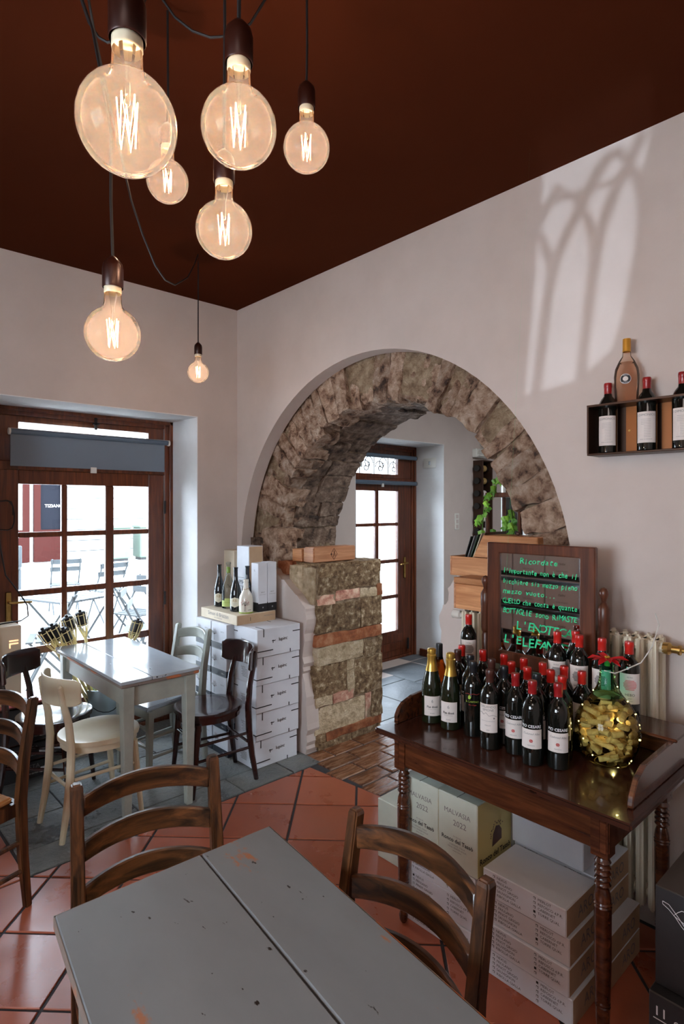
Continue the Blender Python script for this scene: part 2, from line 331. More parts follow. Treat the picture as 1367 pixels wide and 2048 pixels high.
# ------------------------------------------------------------ room shell
XR, YL, YF, CH = 2.49, 3.877, 4.268, 3.17
XW, YS = -2.2, -1.9
fy = lambda u, v, t: (u, t, v)
fx = lambda u, v, t: (t, u, v)
def rect(a, b, c, d): return [(a, c), (b, c), (b, d), (a, d)]
# wall with the two doors and a window (continues into the second room)
mb = MB().plate(rect(XW, 8.6, -.05, CH), [rect(.83, 2.151, 0, 2.315), rect(3.76, 5.083, 0, 2.32), rect(6.2, 7.4, 1.2, 2.3)], fy, YL, 4.5)
wl = tag(mb.build('wall_left', 'wall_paint'), 'pale plaster wall holding the two glazed wooden doors', None, None, 'structure')
# bright plaster lining in the deep door recesses
for n_, (a, b, h) in enumerate(((.83, 2.151, 2.315), (3.76, 5.083, 2.32))):
    t = MB(); t.box(b - .004, b + .001, YL - .001, YF, 0, h).box(a - .001, a + .004, YL - .001, YF, 0, h).box(a, b, YL - .001, YF, h - .004, h + .001)
    tag(t.build('trim_%d' % (n_ + 1), 'reveal_plaster'), 'white plaster lining of the ' + ('left door recess' if n_ == 0 else 'door recess beyond the arch'), None, None, 'structure')
# right wall plaster sheet with the arched opening
C0Y, C0Z = 2.507, 1.27
arc = lambda r, a0, a1, n: [(C0Y + r * cos(R(a0 + (a1 - a0) * i / n)), C0Z + r * sin(R(a0 + (a1 - a0) * i / n))) for i in range(n + 1)]
left_edge = [(3.62, 1.235), (3.45, 1.215), (3.34, 1.17), (3.25, 1.12), (3.16, 1.06), (3.09, 1.01), (3.045, .97), (3.035, .90), (3.06, .80), (3.075, .66), (3.06, .60), (3.075, .53), (3.035, .38), (3.03, .2), (3.03, .08), (3.045, 0)]
right_edge = [(1.935, 0), (1.93, .5), (1.925, .82), (1.915, 1.0), (1.93, 1.08), (1.905, 1.14), (1.87, 1.17), (1.875, 1.23), (1.84, 1.275), (1.70, 1.29), (1.5, 1.285), (1.36, 1.28)]
jit = lambda L_: [(y + rnd.uniform(-.004, .004), z + rnd.uniform(-.004, .004)) for y, z in L_]
def dens(L_, amp):
    out = []
    for i in range(len(L_) - 1):
        for k in range(3):
            t = k / 3; out.append((L_[i][0] * (1 - t) + L_[i + 1][0] * t + (rnd.uniform(-amp, amp) if k else 0), L_[i][1] * (1 - t) + L_[i + 1][1] * t + (rnd.uniform(-amp, amp) if k else 0)))
    return out + [L_[-1]]
hole = [(1.24, 1.27)] + [(y, z) for y, z in arc(1.312, 4, 176, 46)] + [(3.819, 1.27)] + dens(left_edge, .008)
hole += dens(right_edge, .006)
hole = [p for p in hole]
zz0 = -.05
outer = [(YS, zz0), (YS, CH), (YL, CH), (YL, zz0)]
# opening reaches the floor, so the sheet is one outline: walk floor-left, opening, floor-right
out2 = [(YL, zz0), (YL, CH), (YS, CH), (YS, zz0), (1.935, zz0)] + dens(right_edge, .006) + [(1.22, 1.285)] + arc(1.312, 178, 2, 46) + [(3.80, 1.25)] + dens(left_edge, .008) + [(3.045, zz0)]
mb = MB().plate(out2, [], fx, XR, XR + .105)
wr = tag(mb.build('wall_right', 'wall_paint'), 'pale plaster wall pierced by the rough stone arch', None, None, 'structure')
core = [(YL, zz0), (YL, CH), (YS, CH), (YS, zz0), (1.90, zz0), (1.88, .6), (1.87, 1.0), (1.85, 1.285), (1.2, 1.29)] + arc(1.34, 178, 2, 40) + [(3.85, 1.2), (3.18, 1.2), (3.18, zz0)]
MB().plate(core, [], fx, XR + .105, 3.20, 'mortar').build('wall_core', None, wr, label='rough mortar core behind the arch stones')
t = MB().plate([(1.905, 0), (1.935, .5), (1.925, 1.0), (1.93, 1.1), (1.86, 1.2), (1.86, 1.292), (1.30, 1.292), (1.30, 0)], [], fx, XR + .06, 3.195)
t.build('low_wall', 'reveal_plaster', wr, label='lumpy white plastered low wall right of the passage')
def ring_mortar(r0, r1, x0, x1, amp, nm):
    g_ = MB(); secs = []; n = 90
    for i in range(n + 1):
        a_ = R(-2 + 184 * i / n); q = []
        for rr, xx in ((r1, x0), ((r0 + r1) / 2, x0), (r0 + .02, x0), (r0, x0 + .02), (r0, x0 * .66 + x1 * .34), (r0, x0 * .33 + x1 * .67), (r0, x1), (r1, x1)):
            p = V((xx, C0Y + rr * cos(a_), C0Z + rr * sin(a_))); q.append(p + noise.noise_vector(p * 14) * amp)
        secs.append(q)
    g_.ribbon(secs).build(nm, 'mortar', wr, smooth=True)
ring_mortar(1.055, 1.37, XR + .135, 3.19, .012, 'mortar_ring')
# arch ring: voussoirs at the front, stones of the vault behind
a = -2.0; k = 0
while a < 182:
    da = rnd.uniform(3.6, 8.0)
    if a + da > 178: da = 183 - a
    ri = 1.02 + rnd.uniform(-.02, .03); ro = 1.375; x0 = XR + .108 + rnd.uniform(-.012, .03); x1 = x0 + rnd.uniform(.14, .24)
    p = lambda r, an, x: (x, C0Y + r * cos(R(an)), C0Z + r * sin(R(an)))
    a1 = a + .12; a2 = a + da - .12
    c = [p(ri, a1, x0), p(ri, a1, x1), p(ri, a2, x1), p(ri, a2, x0), p(ro, a1, x0 + .01), p(ro, a1, x1), p(ro, a2, x1), p(ro, a2, x0 + .01)]
    m_ = MB(); hexa(m_, c, 9, .019, k, .05); m_.build('stone', 'arch_stone', wr, smooth=True); k += 1
    a += da
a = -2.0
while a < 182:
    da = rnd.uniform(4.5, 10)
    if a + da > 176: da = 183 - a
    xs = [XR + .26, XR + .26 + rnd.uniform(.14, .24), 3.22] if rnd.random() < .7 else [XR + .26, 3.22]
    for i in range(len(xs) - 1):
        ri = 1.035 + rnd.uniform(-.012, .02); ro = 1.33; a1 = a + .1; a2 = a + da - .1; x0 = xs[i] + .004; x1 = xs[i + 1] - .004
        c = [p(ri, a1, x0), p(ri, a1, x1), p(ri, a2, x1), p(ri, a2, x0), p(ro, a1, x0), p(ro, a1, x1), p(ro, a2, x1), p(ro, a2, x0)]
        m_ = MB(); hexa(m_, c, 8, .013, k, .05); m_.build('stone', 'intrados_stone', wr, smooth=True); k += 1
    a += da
# stone jamb of the passage (face at y = 3.03), coursed
J = [  # x0, x1, z0, z1, material, name
    (2.595, 2.755, 1.055, 1.245, 'jamb_stone'), (2.77, 3.205, 1.075, 1.24, 'jamb_stone'),
    (2.59, 2.74, .985, 1.045, 'pink_brick'), (2.75, 2.98, 1.005, 1.065, 'pink_brick'), (2.99, 3.16, 1.0, 1.06, 'pale_stone'), (3.165, 3.215, 1.0, 1.075, 'old_brick'),
    (2.575, 2.99, .79, .975, 'jamb_stone'), (3.0, 3.215, .785, .99, 'jamb_stone'),
    (2.575, 3.215, .70, .775, 'old_brick'),
    (2.58, 3.02, .575, .69, 'pale_stone'), (3.03, 3.215, .56, .69, 'jamb_stone'),
    (2.555, 2.85, .36, .565, 'jamb_stone'), (2.86, 2.925, .50, .565, 'pale_stone'), (2.86, 2.925, .33, .49, 'pale_stone'), (2.935, 3.22, .30, .55, 'jamb_stone'),
    (2.57, 2.72, .29, .35, 'pale_stone'), (2.73, 2.92, .29, .35, 'pink_brick'),
    (2.56, 3.04, .105, .28, 'pale_stone'), (3.05, 3.10, .11, .29, 'pink_brick'), (3.11, 3.22, .10, .29, 'jamb_stone'),
    (2.66, 3.215, .045, .10, 'old_brick'), (2.57, 2.65, .03, .10, 'jamb_stone'), (2.60, 2.9, -.01, .04, 'jamb_stone'), (2.91, 3.2, -.01, .04, 'jamb_stone')]
for i, (x0, x1, z0, z1, mt) in enumerate(J):
    m_ = MB(); y0 = 3.028 + rnd.uniform(-.004, .006); hexa(m_, boxc(x0 - .004, x1 + .004, y0, 3.19, z0 - .004, z1 + .004), 8, .009, 50 + i, .05)
    m_.build('brick' if 'brick' in mt else 'stone', mt, wr, smooth=True)
MB().box(2.585, 3.2, 3.036, 3.2, 0, 1.235).build('mortar_bed', 'mortar', wr)
# ledge stones on top and the ragged stones at the springing
L_ = [(2.60, 2.9, 3.03, 3.32), (2.905, 3.21, 3.03, 3.32), (2.595, 2.9, 3.325, 3.6), (2.905, 3.21, 3.325, 3.6), (2.6, 3.2, 3.605, 3.86), ]
for i, (x0, x1, y0, y1) in enumerate(L_):
    m_ = MB(); hexa(m_, boxc(x0, x1, y0, y1, 1.17, 1.262), 5, .008, 90 + i, .05); m_.build('stone', 'jamb_stone', wr, smooth=True)
for i, (y0, y1, z0, z1, mt) in enumerate([(3.42, 3.64, 1.20, 1.50, 'arch_stone'), (3.62, 3.80, 1.19, 1.42, 'intrados_stone'), (3.28, 3.44, 1.17, 1.265, 'old_brick'), (3.15, 3.29, 1.06, 1.25, 'pale_stone'), (3.045, 3.15, .98, 1.24, 'pale_stone'), (3.42, 3.62, 1.13, 1.24, 'intrados_stone')]):
    m_ = MB(); hexa(m_, boxc(2.55, 2.72, y0, y1, z0, z1), 5, .014, 120 + i, .1); m_.build('stone', mt, wr, smooth=True)

# other walls, ceilings
tag(MB().plate(rect(YS, YL, -.05, CH), [], fx, 8.3, 8.6).build('wall_back', 'wall_paint'), 'far end wall of the second room', None, None, 'structure')
mb = MB().box(XW, 8.6, YS - .3, YS, -.05, CH)
tag(mb.build('wall_front', 'wall_paint'), 'plaster wall behind the viewer', None, None, 'structure')
# west wall with arched traceried window (throws the pattern on the right wall)
# pattern wanted on x=2.49, traced back along the rays of the reflected sun to x=-2.2
SX, SY, SZ = -8.0, -3.0, .45
tt = (XW - SX) / (XR - SX)
back = lambda y, z: (SY + (y - SY) * tt, SZ + (z - SZ) * tt)
quad = [back(*q_) for q_ in ((1.43, 2.17), (1.18, 2.20), (1.02, 2.30), (.98, 2.42), (.93, 2.69), (.91, 2.91), (.89, 3.02), (.87, 3.14), (.86, 3.25), (1.33, 3.25))]
zt = max(q[1] for q in quad) + .04
mb = MB().plate([(YS, -.05), (YL, -.05), (YL, CH), (YS, CH)], [quad, rect(.15, 1.65, 1.0, 2.3)], fx, XW - .02, XW)
ww = tag(mb.build('wall_west', 'wall_paint'), 'plaster wall left of the viewer with a small leaning traceried window', None, None, 'structure')
g = MB()
def bar(pts, w_=.032):
    pts = [back(*q) for q in pts]
    for i in range(len(pts) - 1): g.beam((XW - .01, *pts[i]), (XW - .01, *pts[i + 1]), .012, w_, up=(1, 0, 0))
def lancet(yc, w_, z0, zs, h, lean): # pattern given on the lit wall
    L1 = []
    for i in range(9):
        t = i / 8; L1.append((yc + w_ * (1 - t ** 1.9), zs + h * t))
    R1 = [(2 * yc - y, z) for y, z in L1]
    sh = lambda y, z: (y - lean * (z - z0), z)
    bar([sh(yc + w_, z0)] + [sh(*q) for q in L1]); bar([sh(yc - w_, z0)] + [sh(*q) for q in R1])
for pl_, w__ in (([(1.38, 2.1), (1.36, 2.22), (1.32, 2.54), (1.29, 2.69), (1.27, 2.76), (1.21, 2.87), (1.15, 2.97), (1.1, 3.05), (1.04, 3.12), (.98, 3.12)], .036), ([(1.29, 2.69), (1.3, 2.77), (1.33, 2.86), (1.37, 2.93)], .034),
    ([(1.17, 2.1), (1.15, 2.27), (1.12, 2.53), (1.1, 2.67), (1.08, 2.78), (1.05, 2.88), (1.0, 2.99), (.96, 3.05), (.90, 3.16)], .036), ([(1.1, 2.67), (1.1, 2.78), (1.12, 2.87), (1.15, 2.94), (1.18, 3.0), (1.25, 3.06)], .036),
    ([(1.37, 2.92), (1.3, 3.02), (1.26, 3.09)], .022), ([(.90, 2.86), (.92, 2.96), (.94, 3.03), (.98, 3.09), (1.04, 3.13)], .036), ([(1.38, 3.03), (.9, 3.0)], .009)): bar(pl_, w__)
g.build('window_tracery', 'iron', ww)
MB().plate(rect(.15, 1.65, 1.0, 2.3), [rect(.21, .87, 1.06, 2.24), rect(.93, 1.59, 1.06, 2.24)], fx, XW - .05, XW).build('window_frame', 'door_wood', ww, bevel=.004)
tag(MB().box(XW - .1, XR + .4, YS - .1, 4.5, CH, CH + .1).build('ceiling', 'ceiling_paint'), 'dark chocolate brown painted ceiling', None, None, 'structure')
tag(MB().box(XR + .4, 8.6, YS - .1, 4.5, CH, CH + .1).build('trim_3', 'wall_paint'), 'white ceiling of the second room', None, None, 'structure')

# ------------------------------------------------------------ floors
fl = tag(MB().box(XW, 8.6, YS, 4.6, -.08, -.006).build('floor', 'grout'), 'floor of terracotta tiles, grey stone slabs and clay pavers', None, None, 'structure')
def clip(poly, nx, ny, d):  # keep nx*x+ny*y <= d
    out = []
    for i in range(len(poly)):
        a, b = poly[i], poly[(i + 1) % len(poly)]; da = nx * a[0] + ny * a[1] - d; db = nx * b[0] + ny * b[1] - d
        if da <= 0: out.append(a)
        if (da < 0) != (db < 0) and abs(da - db) > 1e-9: t = da / (da - db); out.append((a[0] + (b[0] - a[0]) * t, a[1] + (b[1] - a[1]) * t))
    return out
def inset(poly, g_):
    c = (sum(p[0] for p in poly) / len(poly), sum(p[1] for p in poly) / len(poly)); out = poly
    n = len(poly)
    for i in range(n):
        a, b = poly[i], poly[(i + 1) % n]; dx, dy = b[0] - a[0], b[1] - a[1]; l = math.hypot(dx, dy)
        if l < 1e-4: continue
        nx, ny = dy / l, -dx / l; d = nx * a[0] + ny * a[1]
        if nx * c[0] + ny * c[1] > d: nx, ny, d = -nx, -ny, -d
        out = clip(out, nx, ny, d - g_)
        if len(out) < 3: return []
    return out
def area(p): return abs(sum(p[i][0] * p[(i + 1) % len(p)][1] - p[(i + 1) % len(p)][0] * p[i][1] for i in range(len(p)))) / 2
def tile(poly, name, mat, g_=.004, z=0, bev=.0025):
    q = inset(poly, g_)
    if len(q) < 3 or area(q) < .0006: return
    zt_ = z + rnd.uniform(-.0007, .0007); i2 = inset(q, bev)
    if len(i2) != len(q): i2 = q
    n = len(q); vs = [(x, y, -.03) for x, y in q] + [(x, y, zt_ - bev) for x, y in q] + [(x, y, zt_) for x, y in i2]
    fs = [tuple(range(2 * n, 3 * n))]
    for i in range(n):
        j = (i + 1) % n; fs += [(i, j, n + j, n + i), (n + i, n + j, 2 * n + j, 2 * n + i)]
    MB().add(vs, fs).build(name, mat, fl)
S2 = math.sqrt(2)
regions = [[(-2.2, -1.9), (2.47, -1.9), (2.47, 1.94), (2.45, 2.30), (2.40, 2.90), (2.38, 2.945), (2.34, 2.88), (-2.2, 2.88)], [(-2.2, 2.88), (.755, 2.88), (.755, 3.877), (-2.2, 3.877)]]
for i in range(-17, 17):
    for j in range(-17, 9):
        u0 = -.385 + .34 * i; v0 = 2.915 + .34 * j
        q = [((u + v) / S2, (v - u) / S2) for u, v in ((u0, v0), (u0 + .34, v0), (u0 + .34, v0 + .34), (u0, v0 + .34))]
        if not any(-2.5 < x < 2.7 and -1.0 < y < 4.1 for x, y in q): continue
        for k, rg in enumerate(([(-2.2, 2.47), (-1.9, 2.88)], [(-2.2, .755), (2.88, 3.877)])):
            p_ = clip(clip(clip(clip(q, 1, 0, rg[0][1]), -1, 0, -rg[0][0]), 0, 1, rg[1][1]), 0, -1, -rg[1][0])
            if k == 0 and p_: # cut back along the paver border
                p_ = clip(p_, 1, .10, 2.68)
            if len(p_) >= 3: tile(p_, 'floor_tile', 'terracotta', .0062)
# stone slabs before the door
ys = [2.885, 3.10, 3.42, 3.74, 4.02, 4.27, 4.6]
for r_ in range(len(ys) - 1):
    x = .76; 
    while x < 2.49:
        wd = rnd.uniform(.3, .62); x1 = x + wd
        if 2.49 - x1 < .18: x1 = 2.49
        if ys[r_] >= YL - .2 and x1 > 2.15 and x > 2.1: break
        tile([(x, ys[r_]), (x1, ys[r_]), (x1, ys[r_ + 1]), (x, ys[r_ + 1])], 'stone_slab', 'slab_stone', .004, .001); x = x1
for q in ([(2.34, 2.885), (2.49, 2.885), (2.49, 2.95), (2.40, 2.945)],): pass
# clay pavers in the passage
y = 1.90; r_ = 0
while y < 3.02:
    y1 = min(y + .142, 3.035); x = 2.455 - .09 * (r_ % 2) + (.03 if y < 2.4 else 0)
    x0 = x
    while x < 3.2:
        x1 = min(x + .265, 3.23)
        q = clip([(x, y), (x1, y), (x1, y1), (x, y1)], -1, -.10, -2.685 + .005)
        if len(q) >= 3: tile(q, 'paver', 'paver_clay', .005, rnd.uniform(-.002, .003), .005)
        x = x1
    y = y1; r_ += 1
# blue-grey slabs of the second room
x = 3.235
while x < 8.3:
    x1 = min(x + .52, 8.3); y = -1.4 + rnd.uniform(0, .3)
    while y < 4.5:
        y1 = min(y + rnd.uniform(.35, .6), 4.55); tile([(x, y), (x1, y), (x1, y1), (x, y1)], 'stone_slab', 'blue_slab', .004, .0); y = y1
    x = x1
tag(MB().box(3.22, 3.235, 1.9, 3.03, 0, .004).build('trim_4', 'slab_stone'), 'stone strip at the end of the passage', None, None, 'structure')
for i, (a0, b0) in enumerate((((4.98, YF - .02), (5.083, YF - .02)),)): pass
m_ = MB().box(5.063, 5.083, YL, YF - .07, 0, .08).box(5.083, 8.3, YL - .018, YL, 0, .08)
tag(m_.build('baseboard_back', 'door_wood', bevel=.004), 'brown wooden skirting beside the door beyond the arch', None, None, 'structure')

# ------------------------------------------------------------ doors
def door(num, x0, x1, cols, rows, leaf, hand, blind_top, label):
    """x0..x1 frame outer, leaf (lx0, lx1), cols/rows = pane rectangles"""
    root = tag(bpy.data.objects.new('door_%d' % num, None), label, None, None, 'structure'); COL.objects.link(root); root.location = (x0, YF, 0)
    o = lambda x: x - x0
    f = MB(); H = 2.315; d = .07
    f.box(0, .065, 0, d, 0, H).box(o(x1) - .065, o(x1), 0, d, 0, H).box(.065, o(x1) - .065, 0, d, H - .06, H).box(.065, o(x1) - .065, 0, d, 1.90, 1.955).box(.065, o(x1) - .065, 0, d, 0, .03)
    f.box(0.0, .03, -.014, 0, 0, H).box(o(x1) - .03, o(x1), -.014, 0, 0, H).box(0, o(x1), -.014, 0, H - .03, H)
    f.build('door_frame', 'door_wood', root, bevel=.004)
    tf = MB(); tf.plate(rect(o(leaf[0]), o(leaf[1]), 1.955, H - .06), [rect(o(cols[0][0]), o(cols[-1][1]), 2.0, H - .10)], fy, .01, .055)
    tr = tf.build('transom_frame', 'door_wood', root, bevel=.003)
    MB().box(o(cols[0][0]), o(cols[-1][1]), .028, .034, 2.0, H - .10).build('pane', 'pane_glass', tr)
    lz0, lz1 = .03, 1.90
    lf = MB(); holes = [rect(o(a), o(b), c, dd) for a, b in cols for c, dd in rows]
    lf.plate(rect(o(leaf[0]), o(leaf[1]), lz0, lz1), [], fy, .026, .030) if 0 else None
    lf.box(o(leaf[0]), o(cols[0][0]), .008, .055, lz0, lz1).box(o(cols[-1][1]), o(leaf[1]), .008, .055, lz0, lz1)
    lf.box(o(cols[0][0]), o(cols[-1][1]), .008, .055, rows[-1][1], lz1).box(o(cols[0][0]), o(cols[-1][1]), .008, .055, lz0, rows[0][0])
    le = lf.build('door_leaf', 'door_wood', root, bevel=.004)
    for i in range(len(cols) - 1): MB().box(o(cols[i][1]), o(cols[i + 1][0]), .012, .050, rows[0][0], rows[-1][1]).build('glazing_bar', 'door_wood', le, bevel=.006)
    for i in range(len(rows) - 1): MB().box(o(cols[0][0]), o(cols[-1][1]), .0145, .0475, rows[i][1], rows[i + 1][0]).build('glazing_bar', 'door_wood', le, bevel=.006)
    for a, b in cols:
        for c, dd in rows: MB().box(o(a) + .001, o(b) - .001, .029, .033, c + .001, dd - .001).build('pane', 'pane_glass', le)
    if num == 2:
        for z in (.10, .19): MB().box(o(cols[0][0]) - .06, o(cols[-1][1]) + .06, .003, .008, z, z + .08).build('panel', 'door_wood', le, bevel=.002)
    hx = o(hand)
    s = 1 if num == 1 else -1
    pl = MB().box(hx - .018, hx + .018, 0, .008, .87, 1.10); h_ = pl.build('handle', 'brass', root, bevel=.006, seg=2)
    l = MB().tube([(hx, .0, 1.035), (hx, -.045, 1.035), (hx + s * .02, -.055, 1.035), (hx + s * .125, -.055, 1.03)], [.009, .009, .009, .007], 8); l.lathe([(.0001, -.004), (.009, -.004), (.009, 0)], 10, (hx, -.001, .93), axis='y'); l.build('lever', 'brass', h_, smooth=True)
    hxx = o(leaf[1]) + .004 if num == 1 else o(leaf[0]) - .004
    for z in (.42, .95, 1.65): MB().lathe([(.0001, -.05), (.008, -.05), (.008, .05), (.0001, .05)], 8, (hxx, -.006, z)).build('hinge', 'iron', root, smooth=True)
    return root
c1 = [(1.066, 1.336), (1.372, 1.637), (1.696, 1.959)]; rw = [(.31, .665), (.715, 1.06), (1.10, 1.45), (1.485, 1.806)]
D1 = door(1, .86, 2.15, c1, rw, (.935, 2.08), 1.005, None, 'brown wooden french door with a half lowered grey blind on the left')
c2 = [(3.955, 4.135), (4.17, 4.45), (4.50, 4.80)]; rw2 = [(.31, .66), (.70, 1.045), (1.085, 1.445), (1.48, 1.82)]
D2 = door(2, 3.77, 5.08, c2, rw2, (3.85, 5.01), 4.90, None, 'brown wooden french door seen through the stone arch')
o = MB().lathe([(.0001, 0), (.012, 0), (.012, .12), (.0001, .12)], 10, (4.93 - 3.77, -.02, .09)); o.build('door_stop', 'black_plastic', D2, smooth=True)
m_ = MB().box(1.545 - .86, 1.56 - .86, -.03, -.014, 2.20, 2.285).box(1.53 - .86, 1.575 - .86, -.03, -.02, 2.235, 2.25); m_.build('window_catch', 'iron', D1)
# blinds
bl = thing('roller_blind', 'grey roller blind lowered over the fanlight of the left door', 'blind', (1.0, YF - .045, 1.925))
MB().tube([(.0, -.02, .215), (1.075, -.02, .215)], .018, 12).build('roller', 'blind_tube', bl, smooth=True)
MB().box(.0, 1.05, -.022, -.019, .0, .215).build('fabric', 'blind_fabric', bl)
MB().box(-.006, 1.085, -.004, .0, .225, .24).build('head_rail', 'steel', bl)
for xx in (-.012, 1.078): MB().lathe([(.0001, 0), (.022, 0), (.022, .012), (.0001, .012)], 12, (xx, -.02, .215), axis='x').build('bracket', 'plastic_white', bl, smooth=True)
MB().box(.50, .54, -.03, -.022, -.035, .005).build('pull_tab', 'plastic_white', bl)
MB().box(0, 1.05, -.026, -.016, -.006, .006).build('hem_bar', 'blind_fabric', bl)
for nm, z, lb in (('roller_blind', 2.185, 'rolled up grey blind across the fanlight beyond the arch'), ('roller_blind', 1.905, 'rolled up grey blind above the panes of the door beyond the arch')):
    b2 = thing(nm, lb, 'blind', (3.86, YF - .04, z))
    MB().tube([(.0, -.01, .0), (1.16, -.01, .0)], .022, 12).build('roller', 'blind_tube', b2, smooth=True)
    for xx in (-.01, 1.16): MB().lathe([(.0001, 0), (.026, 0), (.026, .01), (.0001, .01)], 12, (xx, -.01, 0), axis='x').build('bracket', 'steel', b2, smooth=True)
MB().box(.6, .63, -.03, -.02, -.045, -.01).build('pull_tab', 'plastic_white', b2)
# scrollwork grille outside the second fanlight
gr = thing('window_grille', 'wrought iron scroll grille outside the fanlight beyond the arch', 'grille', (3.9, 4.40, 1.97))
m_ = MB()
for k in range(5):
    cx = .1 + k * .22
    for s in (1, -1):
        pts = [(cx + s * (.02 + .075 * (1 - t / 14) * cos(t * .62)) , 0, .13 + s * .02 + .085 * (1 - t / 14) * sin(t * .62)) for t in range(15)]
        m_.tube(pts, .006, 6)
    m_.tube([(cx - .11, 0, .0), (cx - .11, 0, .28)], .006, 6)
m_.build('scroll', 'iron', gr); MB().box(0, 1.1, -.006, .006, 0, .012).box(0, 1.1, -.006, .006, .27, .282).build('frame', 'iron', gr)
# exit sticker
st = MB().box(4.12, 4.26, YF + .020, YF + .024, 2.06, 2.11, 'plastic_white').text('EXIT', .035, (4.20, YF + .019, 2.085), (1, 0, 0), (0, 0, 1), 'bin_green', bold=.01).box(4.125, 4.15, YF + .018, YF + .0195, 2.065, 2.105, 'bin_green')
tag(st.build('exit_sticker'), 'small green and white exit sticker on the fanlight beyond the arch', 'sticker')
# window of second room
wn = tag(bpy.data.objects.new('window_1', None), 'bright white framed window of the second room', None, None, 'structure'); COL.objects.link(wn); wn.location = (6.2, 4.2, 1.2)
MB().plate(rect(0, 1.2, 0, 1.1), [rect(.06, .57, .06, 1.04), rect(.63, 1.14, .06, 1.04)], fy, 0, .05).build('window_frame', 'plastic_white', wn, bevel=.004)
for a in (.06, .63): MB().box(a, a + .51, .02, .026, .06, 1.04).build('pane', 'pane_glass', wn)

# ------------------------------------------------------------ chairs
def ladder_chair(label, pm, rm, sm, group=None, W=.40, w_=.036, H=.86, cat='chair'):
    t = thing('ladderback_chair', label, cat, (0, 0, 0), 0, group); h = W / 2
    for s in (-1, 1):
        secs = []
        for z, x, a in ((0, -.225, .028), (.22, -.205, .034), (.45, -.195, .038), (.62, -.21, .036), (H - .012, -.25, .034), (H, -.251, .026)):
            hw = w_ / 2 * (a / .036); secs.append([(x - a / 2, s * h - hw, z), (x + a / 2, s * h - hw, z), (x + a / 2, s * h + hw, z), (x - a / 2, s * h + hw, z)])
        MB().ribbon(secs).build('rear_leg', pm, t, bevel=.004, seg=2)
        MB().ribbon([[(x_ - q, s * (h - .005) - q, z), (x_ + q, s * (h - .005) - q, z), (x_ + q, s * (h - .005) + q, z), (x_ - q, s * (h - .005) + q, z)] for z, x_, q in ((0, .19, .014), (.44, .185, .019))]).build('front_leg', pm, t, bevel=.003)
    for zc in (H - .065, H - .185, H - .305):
        secs = []; n = 12; xb = -.21 - (zc - .62) / (H - .62) * .04 if zc > .62 else -.205
        for i in range(n + 1):
            u = i / n * 2 - 1; y = u * (h - w_ / 2 + .004); x = xb - .05 * (1 - u * u); zz = zc + .018 * (1 - u * u); hh = .029 + .004 * (1 - u * u)
            nx = V((1, -2 * u * .05 / h, 0)).normalized() * .009
            secs.append([(x - nx.x, y - nx.y, zz - hh), (x + nx.x, y + nx.y, zz - hh), (x + nx.x, y + nx.y, zz + hh), (x - nx.x, y - nx.y, zz + hh)])
        MB().ribbon(secs).build('back_slat', rm, t, smooth=True, bevel=.004)
    sv = [(-.175, -h + .02), (-.175, h - .02), (.215, h + .012), (.215, -h - .012)]
    MB().add([(x, y, .445) for x, y in sv] + [(x, y, .47) for x, y in sv], [(0, 1, 2, 3), (7, 6, 5, 4), (0, 4, 5, 1), (1, 5, 6, 2), (2, 6, 7, 3), (3, 7, 4, 0)]).build('seat', sm, t, bevel=.008, seg=2)
    MB().box(-.18, .19, -h + .005, -h + .025, .39, .444).box(-.18, .19, h - .025, h - .005, .39, .444).box(.175, .195, -h + .02, h - .02, .39, .444).box(-.2, -.18, -h + .02, h - .02, .39, .444).build('seat_rail', pm, t)
    for s in (-1, 1):
        for z in (.16, .28): MB().tube([(-.205, s * h, z), (.188, s * (h - .005), z)], .010, 8).build('stretcher', pm, t, smooth=True)
    for z in (.22, .33): MB().tube([(.188, -h, z), (.188, h, z)], .011, 8).build('stretcher', pm, t, smooth=True)
    return t
cA = ladder_chair('dark walnut ladder-back chair tucked under the far edge of the grey table', 'chair_walnut', 'chair_rail_walnut', 'rush')
cA.location = (.725, 1.47, 0); cA.rotation_euler = (0, 0, R(256.5))
cB = dup(cA, (.835, .915, 0), R(180), 'dark walnut ladder-back chair tucked under the right edge of the grey table, before the cartons')
cC = dup(cA, (.42, 2.786, 0), R(200), 'dark walnut ladder-back chair with rush seat, cut off by the left edge of the view')
cG = ladder_chair('pale grey painted ladder-back chair between the far table and the white cartons', 'sage_paint', 'sage_paint', 'worn_blue_top', W=.32)
cG.location = (1.69, 3.51, 0); cG.rotation_euler = (0, 0, R(189))
